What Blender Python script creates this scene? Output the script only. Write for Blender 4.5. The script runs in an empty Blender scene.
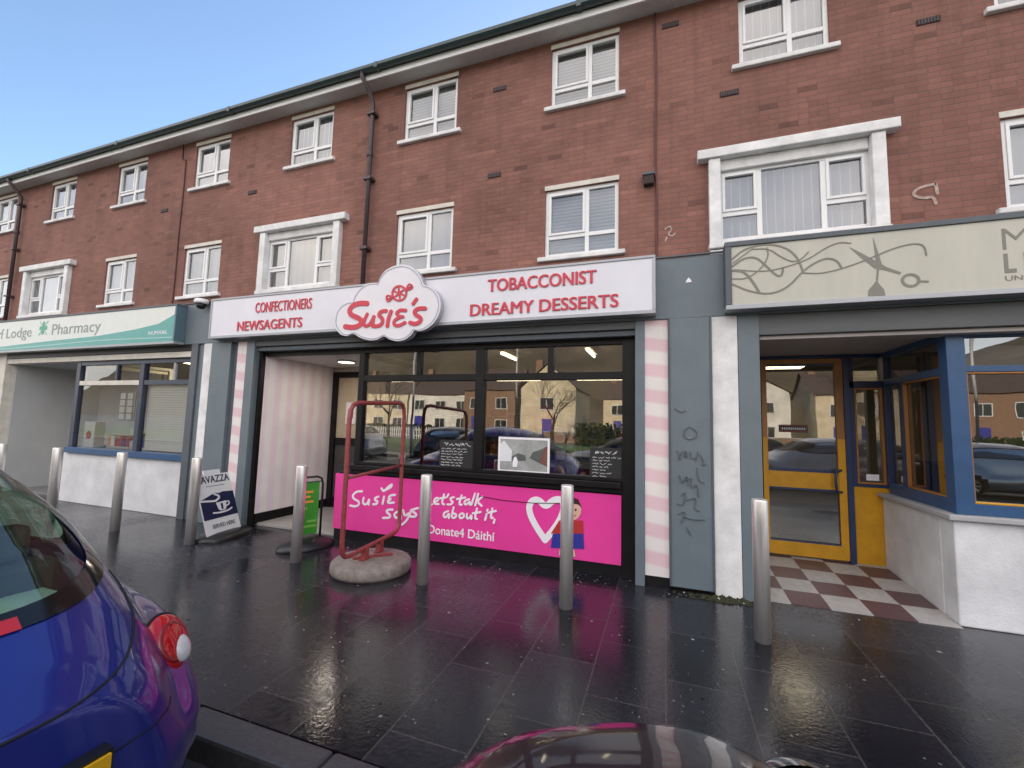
import bpy, bmesh, math, random
import numpy as np
from mathutils import Vector, Matrix, Quaternion

random.seed(7)
scene = bpy.context.scene
col = scene.collection
R = math.radians

# ------------------------------------------------------------------ camera
cd = bpy.data.cameras.new("camera")
cam = bpy.data.objects.new("camera", cd)
col.objects.link(cam)
scene.camera = cam
cd.sensor_width = 36.0
cd.lens = 36.0 * 430.0 / 1024.0
cd.clip_start = 0.03
cd.clip_end = 2000.0
yaw, pitch, roll = R(19.55), R(5.085), R(-1.447)
fwd = Vector((-math.sin(yaw) * math.cos(pitch), math.cos(yaw) * math.cos(pitch), math.sin(pitch)))
rgt = Vector((math.cos(yaw), math.sin(yaw), 0))
dwn = fwd.cross(rgt)
r2 = math.cos(roll) * rgt + math.sin(roll) * dwn
d2 = -math.sin(roll) * rgt + math.cos(roll) * dwn
mw = Matrix(((r2.x, -d2.x, -fwd.x, 0.0), (r2.y, -d2.y, -fwd.y, 0.0), (r2.z, -d2.z, -fwd.z, 1.6), (0, 0, 0, 1)))
cam.matrix_world = mw

# ------------------------------------------------------------------ world, sun, exposure
SUN_EL, SUN_AZ = 22.0, -4.0          # azimuth measured from +Y towards +X: the sun stands behind the terrace
w = bpy.data.worlds.new("World")
scene.world = w
w.use_nodes = True
nt = w.node_tree
for n in list(nt.nodes):
    nt.nodes.remove(n)
N, L = nt.nodes.new, nt.links.new
out = N("ShaderNodeOutputWorld")
bg = N("ShaderNodeBackground")
sky = N("ShaderNodeTexSky")
sky.sky_type = 'NISHITA'
sky.sun_disc = False
sky.sun_elevation = R(SUN_EL)
sky.sun_rotation = R(SUN_AZ)
sky.air_density = 1.0
sky.dust_density = 0.3
sky.ozone_density = 2.0
bg.inputs['Strength'].default_value = 0.12
# warm broken cloud added behind the photographer, to light the shaded facade
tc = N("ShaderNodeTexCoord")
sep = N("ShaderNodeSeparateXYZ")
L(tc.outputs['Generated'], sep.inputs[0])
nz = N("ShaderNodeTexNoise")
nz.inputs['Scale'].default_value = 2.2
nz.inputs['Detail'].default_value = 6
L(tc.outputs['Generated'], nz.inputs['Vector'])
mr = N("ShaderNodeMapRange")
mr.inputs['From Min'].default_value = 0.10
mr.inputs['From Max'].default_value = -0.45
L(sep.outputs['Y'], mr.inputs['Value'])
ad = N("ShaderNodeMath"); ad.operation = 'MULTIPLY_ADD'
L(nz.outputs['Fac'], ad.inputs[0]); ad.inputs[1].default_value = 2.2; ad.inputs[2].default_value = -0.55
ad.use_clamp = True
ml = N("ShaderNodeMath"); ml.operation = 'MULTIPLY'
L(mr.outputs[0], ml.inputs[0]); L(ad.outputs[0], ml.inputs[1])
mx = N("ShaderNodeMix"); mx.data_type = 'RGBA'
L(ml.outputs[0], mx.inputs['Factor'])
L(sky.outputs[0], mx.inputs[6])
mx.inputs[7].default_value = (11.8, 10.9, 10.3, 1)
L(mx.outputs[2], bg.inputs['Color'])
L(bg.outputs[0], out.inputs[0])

sd = bpy.data.lights.new("sun", 'SUN')
sd.energy = 4.0
sd.angle = R(0.5)
sd.color = (1.0, 0.86, 0.66)
sun = bpy.data.objects.new("sun", sd)
col.objects.link(sun)
sv = Vector((math.sin(R(SUN_AZ)) * math.cos(R(SUN_EL)), math.cos(R(SUN_AZ)) * math.cos(R(SUN_EL)), math.sin(R(SUN_EL))))
sun.rotation_euler = sv.to_track_quat('Z', 'Y').to_euler()
sun.location = (0, 0, 30)

vs = scene.view_settings
vs.view_transform = 'Standard'
vs.look = 'None'
vs.exposure = 1.24
vs.gamma = 1.0
vs.use_curve_mapping = False
scene.cycles.max_bounces = 10
scene.cycles.transparent_max_bounces = 16
scene.cycles.sample_clamp_indirect = 6.0
scene.cycles.use_denoising = True

# ------------------------------------------------------------------ materials
MATS = {}

def lin(c):
    return tuple((x / 12.92 if x <= 0.04045 else ((x + 0.055) / 1.055) ** 2.4) for x in c)

def new_mat(name):
    m = bpy.data.materials.new(name)
    m.use_nodes = True
    MATS[name] = m
    return m, m.node_tree, m.node_tree.nodes['Principled BSDF']

def mat(name, color, rough=0.6, metal=0.0, var=0.15, vscale=6.0, bump=0.0, bscale=40.0, spec=0.5, coat=0.0, stretch=(1, 1, 1), rvar=0.0):
    """principled material with broken-up colour, optional bump and roughness variation"""
    m, t, b = new_mat(name)
    b.inputs['Roughness'].default_value = rough
    b.inputs['Metallic'].default_value = metal
    b.inputs['Specular IOR Level'].default_value = spec
    b.inputs['Coat Weight'].default_value = coat
    b.inputs['Coat Roughness'].default_value = 0.03
    b.inputs['Base Color'].default_value = (*color, 1)
    g = t.nodes.new("ShaderNodeNewGeometry")
    mp = t.nodes.new("ShaderNodeMapping")
    mp.inputs['Scale'].default_value = stretch
    t.links.new(g.outputs['Position'], mp.inputs[0])
    if var > 0:
        n = t.nodes.new("ShaderNodeTexNoise")
        n.inputs['Scale'].default_value = vscale
        n.inputs['Detail'].default_value = 7
        n.inputs['Roughness'].default_value = 0.65
        t.links.new(mp.outputs[0], n.inputs['Vector'])
        r = t.nodes.new("ShaderNodeValToRGB")
        r.color_ramp.elements[0].position = 0.3
        r.color_ramp.elements[1].position = 0.72
        r.color_ramp.elements[0].color = (*[c * (1 - var) for c in color], 1)
        r.color_ramp.elements[1].color = (*[min(1, c * (1 + var)) for c in color], 1)
        t.links.new(n.outputs['Fac'], r.inputs[0])
        t.links.new(r.outputs[0], b.inputs['Base Color'])
        if rvar > 0:
            q = t.nodes.new("ShaderNodeMapRange")
            q.inputs['To Min'].default_value = max(0.02, rough - rvar)
            q.inputs['To Max'].default_value = rough + rvar
            q.inputs['From Min'].default_value = 0.3
            q.inputs['From Max'].default_value = 0.7
            t.links.new(n.outputs['Fac'], q.inputs[0])
            t.links.new(q.outputs[0], b.inputs['Roughness'])
    if bump > 0:
        n2 = t.nodes.new("ShaderNodeTexNoise")
        n2.inputs['Scale'].default_value = bscale
        n2.inputs['Detail'].default_value = 4
        t.links.new(mp.outputs[0], n2.inputs['Vector'])
        bp = t.nodes.new("ShaderNodeBump")
        bp.inputs['Strength'].default_value = bump
        bp.inputs['Distance'].default_value = 0.01
        t.links.new(n2.outputs['Fac'], bp.inputs['Height'])
        t.links.new(bp.outputs[0], b.inputs['Normal'])
    return m

def glass_mat(name, base=0.12, tint=(0.9, 0.93, 0.92), refl=(1, 1, 1), gain=1.6):
    m = bpy.data.materials.new(name); m.use_nodes = True; MATS[name] = m
    t = m.node_tree
    for n in list(t.nodes): t.nodes.remove(n)
    o = t.nodes.new("ShaderNodeOutputMaterial")
    tr = t.nodes.new("ShaderNodeBsdfTransparent"); tr.inputs[0].default_value = (*tint, 1)
    gl = t.nodes.new("ShaderNodeBsdfGlossy"); gl.inputs['Roughness'].default_value = 0.0; gl.inputs[0].default_value = (*refl, 1)
    fr = t.nodes.new("ShaderNodeFresnel"); fr.inputs[0].default_value = 1.5
    a = t.nodes.new("ShaderNodeMath"); a.operation = 'MULTIPLY_ADD'; a.use_clamp = True
    a.inputs[1].default_value = gain; a.inputs[2].default_value = base
    t.links.new(fr.outputs[0], a.inputs[0])
    # faint waviness of real panes
    g = t.nodes.new("ShaderNodeNewGeometry"); nn = t.nodes.new("ShaderNodeTexNoise"); nn.inputs['Scale'].default_value = 1.3
    t.links.new(g.outputs['Position'], nn.inputs['Vector'])
    bp = t.nodes.new("ShaderNodeBump"); bp.inputs['Strength'].default_value = 0.03; bp.inputs['Distance'].default_value = 0.05
    t.links.new(nn.outputs['Fac'], bp.inputs['Height']); t.links.new(bp.outputs[0], gl.inputs['Normal'])
    mxs = t.nodes.new("ShaderNodeMixShader")
    t.links.new(a.outputs[0], mxs.inputs[0]); t.links.new(tr.outputs[0], mxs.inputs[1]); t.links.new(gl.outputs[0], mxs.inputs[2])
    t.links.new(mxs.outputs[0], o.inputs[0])
    return m

def emit_mat(name, color, strength):
    m = bpy.data.materials.new(name); m.use_nodes = True; MATS[name] = m
    b = m.node_tree.nodes['Principled BSDF']
    b.inputs['Base Color'].default_value = (*color, 1)
    b.inputs['Emission Color'].default_value = (*color, 1)
    b.inputs['Emission Strength'].default_value = strength
    return m

def stripe_mat(name, c1, c2, axis, period, soft=0.1, rough=0.6, skew=(0, 0, 0), duty=0.5, bumpy=0.0):
    """two-colour stripes along a world axis (a surface pattern)"""
    m, t, b = new_mat(name)
    b.inputs['Roughness'].default_value = rough
    g = t.nodes.new("ShaderNodeNewGeometry")
    s = t.nodes.new("ShaderNodeVectorMath"); s.operation = 'DOT_PRODUCT'
    v = [0.0, 0.0, 0.0]; v['XYZ'.index(axis)] = 1.0 / period
    for i in range(3): v[i] += skew[i] / period
    t.links.new(g.outputs['Position'], s.inputs[0]); s.inputs[1].default_value = v
    nn = t.nodes.new("ShaderNodeTexNoise"); nn.inputs['Scale'].default_value = 3.0
    t.links.new(g.outputs['Position'], nn.inputs['Vector'])
    fr = t.nodes.new("ShaderNodeMath"); fr.operation = 'FRACT'
    t.links.new(s.outputs['Value'], fr.inputs[0])
    pp = t.nodes.new("ShaderNodeMath"); pp.operation = 'PINGPONG'; pp.inputs[1].default_value = 0.5
    t.links.new(fr.outputs[0], pp.inputs[0])
    mr_ = t.nodes.new("ShaderNodeMapRange"); mr_.interpolation_type = 'SMOOTHSTEP'
    e = 0.5 * duty
    mr_.inputs['From Min'].default_value = e - soft / 2; mr_.inputs['From Max'].default_value = e + soft / 2
    t.links.new(pp.outputs[0], mr_.inputs[0])
    mx_ = t.nodes.new("ShaderNodeMix"); mx_.data_type = 'RGBA'
    mx_.inputs[6].default_value = (*c1, 1); mx_.inputs[7].default_value = (*c2, 1)
    t.links.new(mr_.outputs[0], mx_.inputs[0])
    hv = t.nodes.new("ShaderNodeHueSaturation")
    vr = t.nodes.new("ShaderNodeMapRange"); vr.inputs['To Min'].default_value = 0.85; vr.inputs['To Max'].default_value = 1.1
    t.links.new(nn.outputs['Fac'], vr.inputs[0]); t.links.new(vr.outputs[0], hv.inputs['Value'])
    t.links.new(mx_.outputs[2], hv.inputs['Color']); t.links.new(hv.outputs[0], b.inputs['Base Color'])
    if bumpy:
        bp = t.nodes.new("ShaderNodeBump"); bp.inputs['Strength'].default_value = bumpy; bp.inputs['Distance'].default_value = 0.02
        t.links.new(pp.outputs[0], bp.inputs['Height']); t.links.new(bp.outputs[0], b.inputs['Normal'])
    return m

def brick_mat(name="red brick"):
    m, t, b = new_mat(name)
    b.inputs['Roughness'].default_value = 0.85
    g = t.nodes.new("ShaderNodeNewGeometry")
    sp = t.nodes.new("ShaderNodeSeparateXYZ"); cb = t.nodes.new("ShaderNodeCombineXYZ")
    t.links.new(g.outputs['Position'], sp.inputs[0])
    sm = t.nodes.new("ShaderNodeMath"); sm.operation = 'ADD'
    t.links.new(sp.outputs['X'], sm.inputs[0]); t.links.new(sp.outputs['Y'], sm.inputs[1])
    t.links.new(sm.outputs[0], cb.inputs['X']); t.links.new(sp.outputs['Z'], cb.inputs['Y'])
    br = t.nodes.new("ShaderNodeTexBrick")
    br.inputs['Scale'].default_value = 1.0
    br.inputs['Brick Width'].default_value = 0.225
    br.inputs['Row Height'].default_value = 0.075
    br.inputs['Mortar Size'].default_value = 0.007
    br.inputs['Mortar Smooth'].default_value = 0.3
    br.inputs['Bias'].default_value = -0.1
    br.inputs['Color1'].default_value = (0.256, 0.113, 0.086, 1)
    br.inputs['Color2'].default_value = (0.226, 0.100, 0.077, 1)
    br.inputs['Mortar'].default_value = (0.192, 0.104, 0.085, 1)
    t.links.new(cb.outputs[0], br.inputs['Vector'])
    # every brick its own tone, some burnt dark, a few pale
    def M(op, a, b_=None, c=None):
        q = t.nodes.new("ShaderNodeMath"); q.operation = op
        for i, v in enumerate((a, b_, c)):
            if v is None: continue
            if isinstance(v, (int, float)): q.inputs[i].default_value = v
            else: t.links.new(v, q.inputs[i])
        return q.outputs[0]
    row = M('FLOOR', M('DIVIDE', sp.outputs['Z'], 0.075))
    odd = M('MODULO', row, 2.0)
    colm = M('FLOOR', M('DIVIDE', M('ADD', sm.outputs[0], M('MULTIPLY', odd, 0.1125)), 0.225))
    cid = t.nodes.new("ShaderNodeCombineXYZ"); t.links.new(colm, cid.inputs[0]); t.links.new(row, cid.inputs[1])
    wn = t.nodes.new("ShaderNodeTexWhiteNoise"); wn.noise_dimensions = '2D'; t.links.new(cid.outputs[0], wn.inputs['Vector'])
    rp = t.nodes.new("ShaderNodeValToRGB"); e = rp.color_ramp.elements
    e[0].position = 0.0; e[0].color = (0.58, 0.58, 0.6, 1); e[1].position = 1.0; e[1].color = (1.22, 1.22, 1.2, 1)
    for p_, v_ in ((0.010, 0.80), (0.05, 0.92), (0.25, 0.97), (0.6, 1.0), (0.95, 1.06)):
        x_ = e.new(p_); x_.color = (v_, v_, v_, 1)
    t.links.new(wn.outputs['Value'], rp.inputs[0])
    n1 = t.nodes.new("ShaderNodeTexNoise"); n1.inputs['Scale'].default_value = 0.55; n1.inputs['Detail'].default_value = 9; n1.inputs['Roughness'].default_value = 0.62
    t.links.new(g.outputs['Position'], n1.inputs['Vector'])
    r1 = t.nodes.new("ShaderNodeMapRange"); r1.inputs['From Min'].default_value = 0.3; r1.inputs['From Max'].default_value = 0.7
    r1.inputs['To Min'].default_value = 0.74; r1.inputs['To Max'].default_value = 1.26
    t.links.new(n1.outputs['Fac'], r1.inputs[0])
    n2 = t.nodes.new("ShaderNodeTexNoise"); n2.inputs['Scale'].default_value = 60; n2.inputs['Detail'].default_value = 3
    t.links.new(g.outputs['Position'], n2.inputs['Vector'])
    r2_ = t.nodes.new("ShaderNodeMapRange"); r2_.inputs['To Min'].default_value = 0.8; r2_.inputs['To Max'].default_value = 1.2
    t.links.new(n2.outputs['Fac'], r2_.inputs[0])
    mps = t.nodes.new("ShaderNodeMapping"); mps.inputs['Scale'].default_value = (3.2, 1, 0.22); t.links.new(g.outputs['Position'], mps.inputs[0])
    n4 = t.nodes.new("ShaderNodeTexNoise"); n4.inputs['Scale'].default_value = 1.6; n4.inputs['Detail'].default_value = 6; n4.inputs['Roughness'].default_value = 0.6
    t.links.new(mps.outputs[0], n4.inputs['Vector'])
    r4 = t.nodes.new("ShaderNodeMapRange"); r4.inputs['From Min'].default_value = 0.52; r4.inputs['From Max'].default_value = 0.72; r4.inputs['To Min'].default_value = 1.0; r4.inputs['To Max'].default_value = 0.84
    t.links.new(n4.outputs['Fac'], r4.inputs[0])
    mm_ = M('MULTIPLY', M('MULTIPLY', M('MULTIPLY', r1.outputs[0], r4.outputs[0]), r2_.outputs[0]), rp.outputs[0])
    vm = t.nodes.new("ShaderNodeVectorMath"); vm.operation = 'SCALE'
    t.links.new(br.outputs['Color'], vm.inputs[0]); t.links.new(mm_, vm.inputs['Scale'])
    # pale bloom patches
    n3 = t.nodes.new("ShaderNodeTexNoise"); n3.inputs['Scale'].default_value = 2.3; n3.inputs['Detail'].default_value = 9; n3.inputs['Roughness'].default_value = 0.8
    t.links.new(g.outputs['Position'], n3.inputs['Vector'])
    r3 = t.nodes.new("ShaderNodeMapRange"); r3.inputs['From Min'].default_value = 0.60; r3.inputs['From Max'].default_value = 0.82; r3.inputs['To Max'].default_value = 0.5
    t.links.new(n3.outputs['Fac'], r3.inputs[0])
    mx3 = t.nodes.new("ShaderNodeMix"); mx3.data_type = 'RGBA'; mx3.inputs[7].default_value = (0.42, 0.33, 0.29, 1)
    t.links.new(r3.outputs[0], mx3.inputs[0]); t.links.new(vm.outputs[0], mx3.inputs[6])
    t.links.new(mx3.outputs[2], b.inputs['Base Color'])
    bp = t.nodes.new("ShaderNodeBump"); bp.inputs['Strength'].default_value = 0.6; bp.inputs['Distance'].default_value = 0.008; bp.invert = True
    t.links.new(br.outputs['Fac'], bp.inputs['Height'])
    t.links.new(bp.outputs[0], b.inputs['Normal'])
    return m

def paving_mat(name="wet paving"):
    m, t, b = new_mat(name)
    g = t.nodes.new("ShaderNodeNewGeometry")
    sp = t.nodes.new("ShaderNodeSeparateXYZ"); cb = t.nodes.new("ShaderNodeCombineXYZ")
    t.links.new(g.outputs['Position'], sp.inputs[0])
    t.links.new(sp.outputs['Y'], cb.inputs['X']); t.links.new(sp.outputs['X'], cb.inputs['Y'])
    br = t.nodes.new("ShaderNodeTexBrick")
    br.inputs['Scale'].default_value = 1.0
    br.inputs['Brick Width'].default_value = 0.68
    br.inputs['Row Height'].default_value = 0.45
    br.inputs['Mortar Size'].default_value = 0.0055
    br.inputs['Mortar Smooth'].default_value = 0.2
    br.inputs['Color1'].default_value = (0.0080, 0.0083, 0.0120, 1)
    br.inputs['Color2'].default_value = (0.0180, 0.0186, 0.0250, 1)
    br.inputs['Mortar'].default_value = (0.046, 0.043, 0.042, 1)
    t.links.new(cb.outputs[0], br.inputs['Vector'])
    n1 = t.nodes.new("ShaderNodeTexNoise"); n1.inputs['Scale'].default_value = 1.7; n1.inputs['Detail'].default_value = 8; n1.inputs['Roughness'].default_value = 0.65
    t.links.new(g.outputs['Position'], n1.inputs['Vector'])
    r1 = t.nodes.new("ShaderNodeMapRange"); r1.inputs['From Min'].default_value = 0.3; r1.inputs['From Max'].default_value = 0.7
    r1.inputs['To Min'].default_value = 0.75; r1.inputs['To Max'].default_value = 1.35
    t.links.new(n1.outputs['Fac'], r1.inputs[0])
    vm = t.nodes.new("ShaderNodeVectorMath"); vm.operation = 'SCALE'
    t.links.new(br.outputs['Color'], vm.inputs[0]); t.links.new(r1.outputs[0], vm.inputs['Scale'])
    # trodden-in gum and grit: small pale spots
    last = vm.outputs[0]
    for sc, th, frac, colr in ((4.2, 0.065, 0.40, (0.34, 0.34, 0.33)), (9.0, 0.10, 0.50, (0.20, 0.20, 0.195)), (19.0, 0.15, 0.55, (0.13, 0.13, 0.125))):
        vo = t.nodes.new("ShaderNodeTexVoronoi"); vo.inputs['Scale'].default_value = sc
        nw = t.nodes.new("ShaderNodeTexNoise"); nw.inputs['Scale'].default_value = 30
        t.links.new(g.outputs['Position'], nw.inputs['Vector'])
        va = t.nodes.new("ShaderNodeVectorMath"); va.operation = 'MULTIPLY_ADD'
        t.links.new(nw.outputs['Color'], va.inputs[0]); va.inputs[1].default_value = (0.02, 0.02, 0.0)
        t.links.new(g.outputs['Position'], va.inputs[2]); t.links.new(va.outputs[0], vo.inputs['Vector'])
        vs_ = t.nodes.new("ShaderNodeSeparateColor"); t.links.new(vo.outputs['Color'], vs_.inputs[0])
        siz = t.nodes.new("ShaderNodeMapRange"); siz.inputs['From Min'].default_value = frac; siz.inputs['From Max'].default_value = 1.0
        siz.inputs['To Min'].default_value = 0.0; siz.inputs['To Max'].default_value = th
        t.links.new(vs_.outputs[0], siz.inputs[0])
        lt = t.nodes.new("ShaderNodeMath"); lt.operation = 'LESS_THAN'
        t.links.new(vo.outputs['Distance'], lt.inputs[0]); t.links.new(siz.outputs[0], lt.inputs[1])
        mx_ = t.nodes.new("ShaderNodeMix"); mx_.data_type = 'RGBA'; mx_.inputs[7].default_value = (*colr, 1)
        t.links.new(lt.outputs[0], mx_.inputs[0]); t.links.new(last, mx_.inputs[6])
        last = mx_.outputs[2]
    t.links.new(last, b.inputs['Base Color'])
    n2 = t.nodes.new("ShaderNodeTexNoise"); n2.inputs['Scale'].default_value = 0.9; n2.inputs['Detail'].default_value = 5
    t.links.new(g.outputs['Position'], n2.inputs['Vector'])
    r2_ = t.nodes.new("ShaderNodeMapRange"); r2_.inputs['From Min'].default_value = 0.35; r2_.inputs['From Max'].default_value = 0.65
    r2_.inputs['To Min'].default_value = 0.08; r2_.inputs['To Max'].default_value = 0.25
    t.links.new(n2.outputs['Fac'], r2_.inputs[0]); 
    # each slab has dried a little differently
    bs = t.nodes.new("ShaderNodeSeparateColor"); t.links.new(br.outputs['Color'], bs.inputs[0])
    br_ = t.nodes.new("ShaderNodeMapRange"); br_.inputs['From Min'].default_value = 0.0085; br_.inputs['From Max'].default_value = 0.019
    br_.inputs['To Min'].default_value = -0.035; br_.inputs['To Max'].default_value = 0.06
    t.links.new(bs.outputs[0], br_.inputs[0])
    nf = t.nodes.new("ShaderNodeTexNoise"); nf.inputs['Scale'].default_value = 22; nf.inputs['Detail'].default_value = 6
    t.links.new(g.outputs['Position'], nf.inputs['Vector'])
    rf = t.nodes.new("ShaderNodeMapRange"); rf.inputs['From Min'].default_value = 0.3; rf.inputs['From Max'].default_value = 0.7; rf.inputs['To Min'].default_value = -0.04; rf.inputs['To Max'].default_value = 0.09
    t.links.new(nf.outputs['Fac'], rf.inputs[0])
    a1 = t.nodes.new("ShaderNodeMath"); a2 = t.nodes.new("ShaderNodeMath")
    t.links.new(r2_.outputs[0], a1.inputs[0]); t.links.new(br_.outputs[0], a1.inputs[1]); t.links.new(a1.outputs[0], a2.inputs[0]); t.links.new(rf.outputs[0], a2.inputs[1])
    t.links.new(a2.outputs[0], b.inputs['Roughness'])
    b.inputs['Specular IOR Level'].default_value = 0.62
    nb = t.nodes.new("ShaderNodeTexNoise"); nb.inputs['Scale'].default_value = 45; nb.inputs['Detail'].default_value = 5
    t.links.new(g.outputs['Position'], nb.inputs['Vector'])
    sb = t.nodes.new("ShaderNodeMath"); sb.operation = 'MULTIPLY_ADD'; sb.inputs[1].default_value = -1.2
    t.links.new(br.outputs['Fac'], sb.inputs[0]); t.links.new(nb.outputs['Fac'], sb.inputs[2])
    bp = t.nodes.new("ShaderNodeBump"); bp.inputs['Strength'].default_value = 0.27; bp.inputs['Distance'].default_value = 0.004
    t.links.new(sb.outputs[0], bp.inputs['Height']); t.links.new(bp.outputs[0], b.inputs['Normal'])
    return m

def checker_mat(name, c1, c2, size, ox, oy):
    m, t, b = new_mat(name)
    b.inputs['Roughness'].default_value = 0.4
    g = t.nodes.new("ShaderNodeNewGeometry"); mp = t.nodes.new("ShaderNodeMapping")
    mp.inputs['Location'].default_value = (-ox / size, -oy / size, 0.5)
    mp.inputs['Scale'].default_value = (1 / size, 1 / size, 0.0001)
    t.links.new(g.outputs['Position'], mp.inputs[0])
    ck = t.nodes.new("ShaderNodeTexChecker"); ck.inputs['Scale'].default_value = 1.0
    ck.inputs['Color1'].default_value = (*c1, 1); ck.inputs['Color2'].default_value = (*c2, 1)
    t.links.new(mp.outputs[0], ck.inputs['Vector'])
    n = t.nodes.new("ShaderNodeTexNoise"); n.inputs['Scale'].default_value = 14; n.inputs['Detail'].default_value = 6
    t.links.new(g.outputs['Position'], n.inputs['Vector'])
    r = t.nodes.new("ShaderNodeMapRange"); r.inputs['To Min'].default_value = 0.7; r.inputs['To Max'].default_value = 1.25
    t.links.new(n.outputs['Fac'], r.inputs[0])
    vm = t.nodes.new("ShaderNodeVectorMath"); vm.operation = 'SCALE'
    t.links.new(ck.outputs[0], vm.inputs[0]); t.links.new(r.outputs[0], vm.inputs['Scale'])
    t.links.new(vm.outputs[0], b.inputs['Base Color'])
    return m

brick_mat(); paving_mat()
mat("white upvc", (0.80, 0.80, 0.80), 0.35, var=0.04)
mat("white paint", (0.74, 0.735, 0.73), 0.6, var=0.2, vscale=4, bump=0.2)
mat("cream sill", (0.66, 0.62, 0.55), 0.7, var=0.15, bump=0.2)
mat("soffit white", (0.62, 0.60, 0.58), 0.7, var=0.06)
mat("gutter green", (0.035, 0.060, 0.060), 0.35, var=0.2)
mat("roof tile", (0.10, 0.09, 0.09), 0.8, var=0.3)
mat("pipe dark", (0.06, 0.04, 0.045), 0.45, var=0.2)
mat("cable red", (0.11, 0.035, 0.035), 0.6)
mat("vent dark", (0.045, 0.03, 0.028), 0.8)
mat("shop grey", (0.135, 0.170, 0.190), 0.45, var=0.10, vscale=3, bump=0.1, bscale=8)
mat("shop grey dark", (0.085, 0.10, 0.115), 0.5, var=0.12)
mat("shutter grey", (0.10, 0.105, 0.11), 0.5, var=0.15, stretch=(0.2, 1, 1))
mat("black frame", (0.010, 0.008, 0.009), 0.40, var=0.3, spec=0.25)
mat("black base", (0.009, 0.008, 0.009), 0.5, var=0.4, spec=0.25)
mat("sign silver", (0.36, 0.37, 0.39), 0.4, metal=0.4, var=0.05)
mat("sign white", (0.72, 0.71, 0.76), 0.30, var=0.05, vscale=2)
mat("cloud white", (0.74, 0.72, 0.76), 0.35, var=0.04)
mat("cloud edge", (0.40, 0.40, 0.46), 0.4, var=0.04)
mat("red letter", (0.58, 0.035, 0.065), 0.4, var=0.08)
mat("banner pink", (0.78, 0.055, 0.32), 0.30, var=0.05, vscale=3, bump=0.25, bscale=2.2)
mat("white print", (0.85, 0.82, 0.85), 0.4, var=0.02)
mat("print red", (0.45, 0.035, 0.03), 0.4, var=0.02)
mat("print blue", (0.03, 0.035, 0.28), 0.4, var=0.02)
mat("print skin", (0.70, 0.42, 0.32), 0.4, var=0.02)
mat("print hair", (0.04, 0.02, 0.018), 0.4, var=0.02)
mat("barber sign", (0.51, 0.495, 0.42), 0.5, var=0.07, vscale=5, stretch=(1.2, 1, 0.25))
mat("barber art", (0.20, 0.195, 0.165), 0.5, var=0.05)
mat("pharmacy white", (0.70, 0.72, 0.68), 0.4, var=0.04)
mat("pharmacy teal", (0.10, 0.36, 0.33), 0.4, var=0.08)
mat("pharmacy teal light", (0.30, 0.55, 0.50), 0.4, var=0.05)
mat("pharmacy letter", (0.26, 0.31, 0.30), 0.5, var=0.02)
mat("pharmacy green", (0.04, 0.33, 0.20), 0.4, var=0.02)
mat("pharmacy wall", (0.47, 0.475, 0.475), 0.75, var=0.08, vscale=2)
mat("render white", (0.66, 0.66, 0.67), 0.8, var=0.17, vscale=2.6, bump=0.35, bscale=60)
mat("blue frame", (0.028, 0.080, 0.185), 0.35, var=0.15)
mat("slate frame", (0.035, 0.045, 0.075), 0.4, var=0.15)
mat("navy frame", (0.022, 0.04, 0.11), 0.35, var=0.15)
mat("yellow paint", (0.62, 0.30, 0.012), 0.35, var=0.14)
mat("orange wood", (0.36, 0.15, 0.03), 0.4, var=0.25, stretch=(1, 1, 0.3))
mat("ledge grey", (0.38, 0.38, 0.39), 0.6, var=0.1, bump=0.2)
mat("soffit brown", (0.40, 0.365, 0.345), 0.7, var=0.08)
mat("steel brushed", (0.80, 0.76, 0.72), 0.36, metal=0.74, var=0.10, vscale=30, stretch=(1, 1, 0.03), rvar=0.06)
mat("red steel", (0.27, 0.048, 0.045), 0.5, var=0.35, vscale=25)
mat("sign side", (0.10, 0.16, 0.20), 0.45, var=0.1)
mat("concrete", (0.225, 0.190, 0.168), 0.85, var=0.35, vscale=14, bump=0.25, bscale=90)
mat("kerb concrete", (0.060, 0.058, 0.060), 0.42, var=0.3, vscale=30, bump=0.3, bscale=90)
mat("asphalt", (0.045, 0.045, 0.047), 0.5, var=0.3, vscale=60, bump=0.5, bscale=200, rvar=0.15)
mat("grass green", (0.07, 0.14, 0.025), 0.9, var=0.4, vscale=2.0, bump=0.6, bscale=60)
mat("plastic black", (0.014, 0.014, 0.015), 0.35, var=0.2)
mat("board navy", (0.008, 0.014, 0.06), 0.4, var=0.05)
mat("board white", (0.72, 0.73, 0.75), 0.4, var=0.04)
mat("poster green", (0.04, 0.27, 0.02), 0.35, var=0.2)
mat("poster green light", (0.18, 0.42, 0.06), 0.35, var=0.05)
mat("poster orange", (0.75, 0.33, 0.06), 0.35, var=0.05)
mat("chalk", (0.6, 0.6, 0.6), 0.8, var=0.05)
mat("chalkboard", (0.018, 0.018, 0.02), 0.6, var=0.2)
mat("poster grey", (0.33, 0.34, 0.33), 0.5, var=0.3, vscale=5)
mat("poster grey dark", (0.09, 0.10, 0.09), 0.5, var=0.3, vscale=9)
mat("poster roof", (0.16, 0.07, 0.05), 0.5, var=0.3)
mat("interior wall", (0.42, 0.38, 0.33), 0.8, var=0.1)
mat("interior dark", (0.055, 0.05, 0.05), 0.8, var=0.3)
mat("interior floor", (0.20, 0.20, 0.20), 0.4, var=0.15)
mat("tile floor light", (0.36, 0.34, 0.32), 0.35, var=0.15)
mat("shelf white", (0.55, 0.55, 0.55), 0.5, var=0.05)
mat("packet red", (0.40, 0.05, 0.05), 0.4, var=0.3)
mat("packet mixed", (0.32, 0.25, 0.22), 0.4, var=0.8, vscale=22)
mat("painted lit door glass", (0.50, 0.42, 0.30), 0.5, var=0.12)  # warm indoor light behind the door glass, painted as a cream colour
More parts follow.
